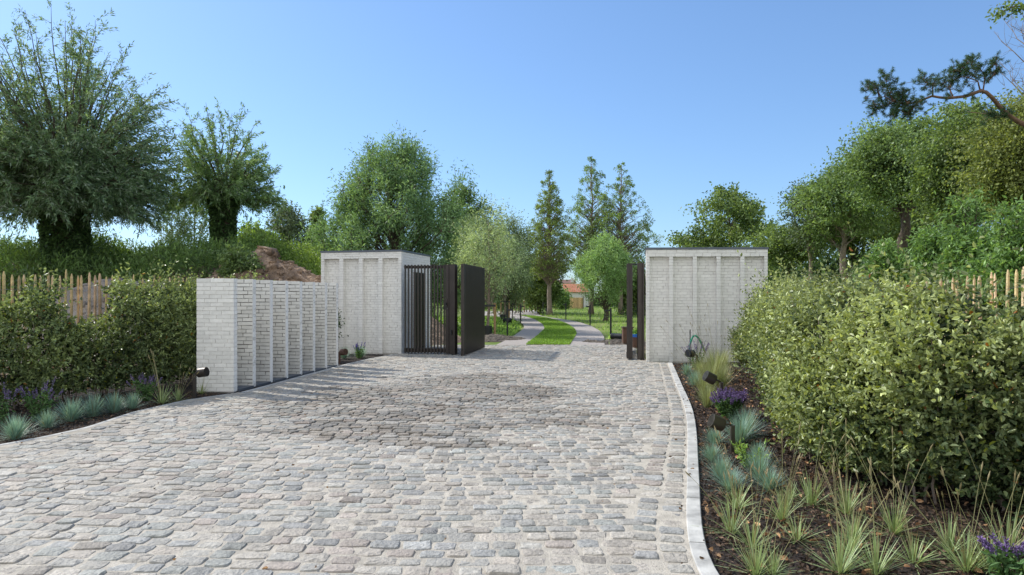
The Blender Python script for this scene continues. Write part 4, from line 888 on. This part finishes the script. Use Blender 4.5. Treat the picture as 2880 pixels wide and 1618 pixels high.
# round trees right of centre
def cyr(name, l, cat, px0, px1, pt, Y, zb, ncl, per, ca, cb, group, trunk=.25, sig=.7, ll=.24, lw=.13, base=None, low=.15, hollow=.45, prof=None, **k):
    x = XA((px0+px1)/2*D, Y); r = (px1-px0)/2*D/FPX*Y; zt = ZA(pt*D, Y)-sig*.7; b = gz(x, Y) if base is None else base
    prof = prof or [(0, .45), (.2, .85), (.5, 1), (.75, .85), (.92, .5), (1, .15)]
    k.setdefault('hair', 45)
    if group == wood:
        ncl = int(ncl*.85); per = int(per*1.25); sig *= 1.12; ll *= .82; lw *= .82; k['hair'] = 110
        if px0 > 2300: prof = [(0, .8), (.25, 1), (.5, .97), (.75, .72), (.92, .42), (1, .15)]
        else: zb += .6
        prof = [(t, q*r/r) for t, q in prof]
    return clump_tree(name, l, cat, (x, Y, b), [(t, q*r*.92) for t, q in prof], zb, zt-b, ncl, per, sig, ll, lw, ca, cb, trunk, group=group, hollow=hollow, **k)
GD = ((.055, .09, .03), (.19, .25, .08)); OL = ((.07, .11, .04), (.22, .30, .12)); BR = ((.06, .11, .03), (.19, .28, .09))
wood = 'trees of the wood on the right'
cyr('broadleaf_tree', 'round topped tree standing free behind the right gatehouse', 'tree', 1725, 1945, 472, 44, 2.6, 75, 260, *GD, None, .2, .62, .2, .12)
cyr('broadleaf_tree', 'small dark tree at the edge of the wood next to the round topped tree', 'tree', 1925, 2040, 560, 34, 1.2, 45, 230, *GD, wood, .14, .5, .17, .1)
cyr('broadleaf_tree', 'slim grey green birch like tree at the left end of the wood', 'tree', 1990, 2090, 462, 31, 1.5, 40, 220, (.04, .06, .03), (.12, .16, .08), wood, .1, .5, .15, .08, bark='palebark')
cyr('broadleaf_tree', 'olive green tree with visible pale trunk in the left wood', 'tree', 2040, 2200, 415, 29, 1.4, 70, 240, *OL, wood, .16, .52, .15, .09, bark='palebark')
cyr('broadleaf_tree', 'dark tree filling the low gap in the middle of the wood', 'tree', 2060, 2240, 530, 34, .6, 60, 240, *GD, wood, .15, .6, .18, .1)
cyr('broadleaf_tree', 'tall olive brown tree with ragged top in the middle of the wood', 'tree', 2160, 2380, 300, 24.5, 1.6, 120, 300, *OL, wood, .2, .5, .13, .08)
cyr('broadleaf_tree', 'deep green tree to the right of the tall ragged tree', 'tree', 2340, 2520, 250, 21, 1.2, 110, 300, *GD, wood, .18, .45, .12, .08)
cyr('broadleaf_tree', 'yellowish tree at the right edge below the pine branch', 'tree', 2470, 2660, 240, 17.5, 1.0, 95, 320, (.08, .11, .03), (.26, .28, .09), wood, .16, .38, .10, .065)
cyr('broadleaf_tree', 'dark background tree behind the ragged one', 'tree', 2230, 2420, 430, 30, .5, 70, 240, *GD, wood, .15, .6, .18, .1)
for k, (a, b, t, Y, l) in enumerate([(2300, 2400, 560, 13.5, 'leafy green shrub on the dune above the right hedge'), (2380, 2500, 505, 12.2, 'tall blue green shrub on the dune crest near the right edge'), (2480, 2620, 520, 10.6, 'light green shrub at the right edge above the paling'), (2170, 2290, 600, 17, 'low bright shrub at the foot of the ragged tree')]):
    cyr('shrub', l, 'shrub', a, b, t, Y, .1, 55, 240, (.06, .11, .035), (.21, .32, .10), 'shrubs on the dune behind the right hedge', .05, .24, .10, .035, rise=1.2, prof=[(0, .8), (.3, 1), (.6, .8), (.85, .45), (1, .15)])
cyr('shrub', 'dark bush leaning on the left flank of the brown soil heap', 'shrub', 575, 640, 628, 20.0, .0, 50, 220, (.05, .08, .03), (.15, .21, .08), None, .05, .22, .12, .05, base=1.6)
# young trunks on the right
# left background
bgk = 'trees on the skyline left of the willow'
cyr('broadleaf_tree', 'sparse pale tree on the skyline between the two left willows', 'tree', 395, 470, 490, 50, 1.5, 34, 110, (.07, .10, .05), (.17, .22, .11), bgk, .1, .6, .2, .08)
cyr('broadleaf_tree', 'thin see-through tree just left of the ivy trunk', 'tree', 455, 525, 480, 50, 1.5, 30, 100, (.07, .10, .05), (.17, .22, .11), bgk, .1, .6, .2, .08)
cyr('broadleaf_tree', 'grey green rounded tree group on the skyline', 'tree', 675, 780, 515, 60, 1.0, 60, 260, (.05, .07, .045), (.12, .15, .09), bgk, .2, .7, .25, .1)
cyr('poplar_tree', 'narrow dark poplar at the left shoulder of the broad willow', 'tree', 783, 815, 528, 60, 1.0, 34, 230, *GD, bgk, .15, .45, .25, .12)
cyr('shrub', 'bright yellow green bush on the skyline right of the ivy trunk', 'shrub', 585, 690, 552, 38, .3, 50, 240, (.09, .14, .02), (.22, .30, .06), None, .06, .5, .16, .09)
cyr('broadleaf_tree', 'tall tree peeking out at the right shoulder of the broad willow', 'tree', 1120, 1235, 470, 48, 1.5, 60, 260, (.04, .08, .03), (.12, .18, .07), None, .2, .6, .2, .1)
cyr('willow_bush', 'pale silvery willow between broad willow and young trees', 'tree', 1130, 1260, 545, 40, .8, 80, 260, (.08, .12, .06), (.24, .30, .17), None, .15, .5, .17, .05, flat=1.1)
cyr('willow_bush', 'grey green willow bush above the row of young trees', 'tree', 1220, 1330, 548, 48, .8, 80, 250, (.08, .11, .06), (.21, .26, .15), None, .15, .55, .18, .06, flat=1.1)
cyr('broadleaf_tree', 'dark shady tree left of the lone conical trunk', 'tree', 1310, 1400, 635, 62, .4, 60, 260, *GD, 'dark trees at the far field edge', .2, .7, .28, .14)
cyr('broadleaf_tree', 'dark low tree behind the small round willow on its right', 'tree', 1550, 1650, 680, 62, .3, 60, 260, *GD, 'dark trees at the far field edge', .2, .7, .28, .14)
cyr('shrub', 'round dark green bush left of the orange roofed house', 'shrub', 1401, 1423, 725, 82, .2, 30, 200, *BR, None, .1, .5, .25, .14)
for k in range(10):
    a = 950+k*36; cyr('hedge_tree', ['low dark tree on the far field edge, %s' % s for s in ('behind the gatehouse', 'behind the small gate', 'behind its stile', 'behind the open leaf', 'right of the open leaf', 'by the nearest young tree', 'by the two pale stakes', 'in mid row', 'near the last young tree', 'beside the path bend')][k], 'tree', a-30, a+34, 690+rng.integers(0, 25), 88, .0, 20, 220, *GD, 'low dark trees on the far edge', .12, .8, .35, .18)

# ---------------------------------------------------------------- pine branch from a pine outside the frame
Y = 15.0; px0 = (XA(2950, Y), Y, gz(XA(2950, Y), Y)); pn = thing('pine_tree', 'pine sending a crooked bough with needle tufts in from the right', 'tree', px0); tb = MB(); cr = MB()
PP = lambda a, b, y=Y: np.array([XA(1900+a*.5875, y), y, ZA(b*.5875, y)])
tb.tube(curve(px0, (px0[0]+.5, Y, 12.0), 10, (.2, 0, 0), .05), np.linspace(.22, .10, 10), 10)
main = np.array([PP(1790, 640), PP(1650, 567), PP(1560, 520), PP(1450, 440), PP(1380, 468), PP(1300, 470), PP(1240, 452), PP(1180, 480), PP(1100, 497), PP(1030, 488), PP(985, 470)])
main = resample(main, .15); main[:, 1] += .15*np.sin(np.arange(len(main))*.4); tb.tube(main, np.linspace(.062, .010, len(main)), 7)
subs = [[(1460, 445), (1420, 400), (1370, 370), (1300, 390)], [(1470, 450), (1480, 370), (1450, 320), (1440, 290)], [(1480, 400), (1520, 350), (1530, 310)], [(1240, 452), (1210, 420), (1180, 390)], [(1030, 488), (1010, 430), (1000, 370)], [(1100, 497), (1060, 520), (1040, 545)], [(1150, 490), (1120, 530), (1100, 550)], [(985, 470), (950, 430), (935, 420)], [(1330, 460), (1330, 420), (1350, 330)], [(1030, 490), (1000, 510), (980, 500)], [(1440, 380), (1400, 340), (1360, 330)], [(1590, 540), (1550, 560), (1510, 545)], [(1100, 497), (1075, 465), (1050, 455)]]
tips = []
for s in subs:
    q_ = resample(np.array([PP(a, b)+np.array([0, rng.normal(0, .12), 0]) for a, b in s]), .1); tb.tube(q_, np.linspace(.018, .006, len(q_)), 5); tips += [q_[int(len(q_)*f)] for f in (.35, .5, .65, .8, .92)]+[q_[-1]]*2
tips += [main[i] for i in range(int(len(main)*.72), len(main), 1)]+[main[i] for i in range(int(len(main)*.5), int(len(main)*.7), 3)]
for c in tips:
    for _ in range(5):
        o_ = c+rng.normal(0, .10, 3)*np.array([1, 1.2, .8]); d = unit(rng.normal(size=3)+np.array([-.2, 0, .6])); n = 70; P = o_+d*U(0, .12, (n, 1)); tb.tube([c, o_, o_+d*.12], [.006, .005, .004], 3, cap=False)
        leaves(cr, P, d*.9+rng.normal(size=(n, 3))*.8, .075*U(.7, 1.2, n), .006, lcol(n, (.02, .05, .025), (.06, .11, .05), .2))
# upper bough end
top = [np.array([XA(2900, Y), Y, ZA(20, Y)]), np.array([XA(2850, Y), Y, ZA(18, Y)]), np.array([XA(2805, Y), Y, ZA(40, Y)])]; tb.tube(resample(np.array([np.array([px0[0]+.4, Y, 8.4])]+top), .1), .015, 5)
tb.build('trunk', M['pinebark'], pn, True); 
for c in [top[1], top[2], (top[1]+top[2])/2, (top[0]+top[1])/2]:
    n = 60; P = c+rng.normal(0, .09, (n, 3)); leaves(cr, P, rng.normal(size=(n, 3)), .09, .05, lcol(n, *GD))
cr.build('crown', M['leaf'], pn)
# bare tree
Y = 20; bx = XA(2900, Y); bt = thing('bare_tree', 'leafless grey twiggy tree at the right edge above the pine bough', 'tree', (bx, Y, gz(bx, Y))); e = MB(); b0 = np.array([bx, Y, gz(bx, Y)])
e.tube(curve(b0, b0+np.array([0, 0, 6.8]), 8, (.1, 0, 0), .05), np.linspace(.11, .02, 8), 7)
for k in range(26):
    h = U(3.8, 6.6); th = U(0, 6.28); a = b0+np.array([0, 0, h]); L = U(.9, 1.9)*(1.2-.08*h); en = a+np.array([math.cos(th)*L*.7, math.sin(th)*L*.7, L*1.0]); q_ = curve(a, en, 6, (0, 0, -.1), .05); e.tube(q_, np.linspace(.02, .004, 6), 4, cap=False)
    for _ in range(9): s = q_[rng.integers(1, 6)]; e.tube(curve(s, s+rng.normal(0, .22, 3)+np.array([0, 0, .25]), 4, (0, 0, 0), .02), [.007, .005, .004, .002], 3, cap=False)
e.build('branches', M['palebark'], bt)

# ---------------------------------------------------------------- far houses
Y = 100.0; hs = thing('house', 'small white house with orange tiled roof beyond the reed fence', 'house', (XA(1625, Y), Y, 0)); e = MB()
x0, x1 = XA(1588, Y), XA(1655, Y); ze, zr2 = ZA(822, Y), ZA(800, Y); e.box(x0+.1, x1, Y, Y+6, -.2, ze); e.build('wall', M['white'], hs); e = MB()
for k in range(14):
    xa = x0-.1+(x1-x0+.2)*k/14; xb = x0-.1+(x1-x0+.2)*(k+1)/14-.05
    for r_ in range(6):
        f0, f1 = r_/6, (r_+1)/6; e.box(xa, xb, 0, 1, 0, 1, lambda p, f0=f0, f1=f1: np.column_stack([p[:, 0], Y-.3+3.3*(f0+(f1-f0)*p[:, 1]), ze-.1+(zr2-ze+.1)*(f0+(f1-f0)*p[:, 1])+.12*p[:, 2]+.06*(1-p[:, 1])]))
e.box(x0, x1, Y+3.0, Y+6.2, ze-.2, ze); e.build('roof', M['tile'], hs)
rf_ = thing('reed_fence', 'brown reed screen fence in front of the small house', 'fence', (XA(1600, 88), 88, 0)); 
x0, x1 = XA(1556, 88), XA(1640, 88)
e = MB()
for k in range(80):
    xa = x0+(x1-x0)*k/80; c = U(.7, 1.2); e.box(xa, xa+(x1-x0)/80*.93, 88+rng.normal(0, .015), 88.06, -.1, 1.5+rng.normal(0, .03)-.12*k/80, None, (c, c*.92, c*.8))
e.build('reed_panel', M['paling'], rf_)
for k in range(3):
    e = MB(); xa = x0+(x1-x0)*k/2; e.box(xa-.05, xa+.05, 87.85, 87.98, -.1, 1.6); e.build('post', M['bark'], rf_)
Y = 170.0; hs = thing('house', 'distant brown roofed building with white chimneys on the horizon', 'house', (XA(1590, Y), Y, 0)); x0, x1 = XA(1550, Y), XA(1618, Y); e = MB()
e.box(x0, x1, Y, Y+8, -.2, ZA(797, Y)); e.build('wall', M['white'], hs); e = MB(); e.hexa(np.array([[x0-.3, Y-.4, ZA(797, Y)], [x1+.3, Y-.4, ZA(797, Y)], [x1+.3, Y+8.4, ZA(797, Y)], [x0-.3, Y+8.4, ZA(797, Y)], [x0-.2, Y+3, ZA(786, Y)], [x1+.2, Y+3, ZA(786, Y)], [x1+.2, Y+5, ZA(786, Y)], [x0-.2, Y+5, ZA(786, Y)]])); r_ = e.build('roof', M['brownroof'], hs)
for a, b in ((1565, 1572), (1607, 1614)):
    e = MB(); e.box(XA(a, Y), XA(b, Y), Y+.6, Y+1.6, ZA(800, Y), ZA(782, Y)); o = e.build('chimney', M['white']); o.parent = r_; o.location = (hs.location.x-hs.location.x-r_.location.x-hs.location.x, -r_.location.y-hs.location.y, 0)

# ---------------------------------------------------------------- sky, sun, camera
sc = bpy.context.scene
w = bpy.data.worlds.new('World'); sc.world = w; w.use_nodes = True; nt = w.node_tree; bg = nt.nodes['Background']
sky = nt.nodes.new('ShaderNodeTexSky'); sky.sky_type = 'NISHITA'; sky.sun_disc = False
sdir = np.array([-.93, .60, 1.0]); el = math.atan2(sdir[2], math.hypot(sdir[0], sdir[1])); az = math.atan2(sdir[0], sdir[1])
sky.sun_elevation = el; sky.sun_rotation = az; sky.altitude = 0; sky.air_density = 1.0; sky.dust_density = .6; sky.ozone_density = 2.0
gm = nt.nodes.new('ShaderNodeGamma'); gm.inputs[1].default_value = .80
tn = nt.nodes.new('ShaderNodeMix'); tn.data_type = 'RGBA'; tn.blend_type = 'MULTIPLY'; tn.inputs[0].default_value = 1; tn.inputs[7].default_value = (.60, .79, 1.02, 1)
nt.links.new(sky.outputs[0], gm.inputs[0]); nt.links.new(gm.outputs[0], tn.inputs[6]); # sky behind the viewer brightened, an added fill for the shaded fronts
tcw = nt.nodes.new('ShaderNodeTexCoord'); sx = nt.nodes.new('ShaderNodeSeparateXYZ'); nt.links.new(tcw.outputs['Generated'], sx.inputs[0])
m1 = nt.nodes.new('ShaderNodeMapRange'); m1.interpolation_type = 'SMOOTHSTEP'
for k_, v_ in (('From Min', .05), ('From Max', -.55), ('To Min', 0), ('To Max', 1)): m1.inputs[k_].default_value = v_
nt.links.new(sx.outputs[1], m1.inputs['Value'])
fill_mx = nt.nodes.new('ShaderNodeMix'); fill_mx.data_type = 'RGBA'; fill_mx.inputs[7].default_value = (4.2, 4.4, 4.65, 1)
nt.links.new(m1.outputs[0], fill_mx.inputs[0]); nt.links.new(tn.outputs[2], fill_mx.inputs[6]); nt.links.new(fill_mx.outputs[2], bg.inputs[0]); bg.inputs[1].default_value = .25
sl = bpy.data.lights.new('sun', 'SUN'); sl.energy = 4.8; sl.angle = R(.5); sl.color = (1, .955, .88); so = bpy.data.objects.new('sun', sl); C.objects.link(so)
import mathutils
so.rotation_euler = mathutils.Vector(sdir).to_track_quat('Z', 'Y').to_euler(); so.location = (-10, 5, 20)
cam = bpy.data.cameras.new('camera'); co = bpy.data.objects.new('camera', cam); C.objects.link(co); co.location = (0, 0, CAMH); co.rotation_euler = (R(90), 0, 0)
cam.lens = 24; cam.sensor_width = 36; cam.shift_y = (HZ-809)/2880; cam.clip_end = 4000; cam.clip_start = .05; sc.camera = co
sc.view_settings.view_transform = 'Standard'; sc.view_settings.look = 'None'; sc.view_settings.exposure = 0; sc.view_settings.gamma = 1
print('OBJECTS', len(bpy.data.objects), 'POLYS', sum(len(m.polygons) for m in bpy.data.meshes))
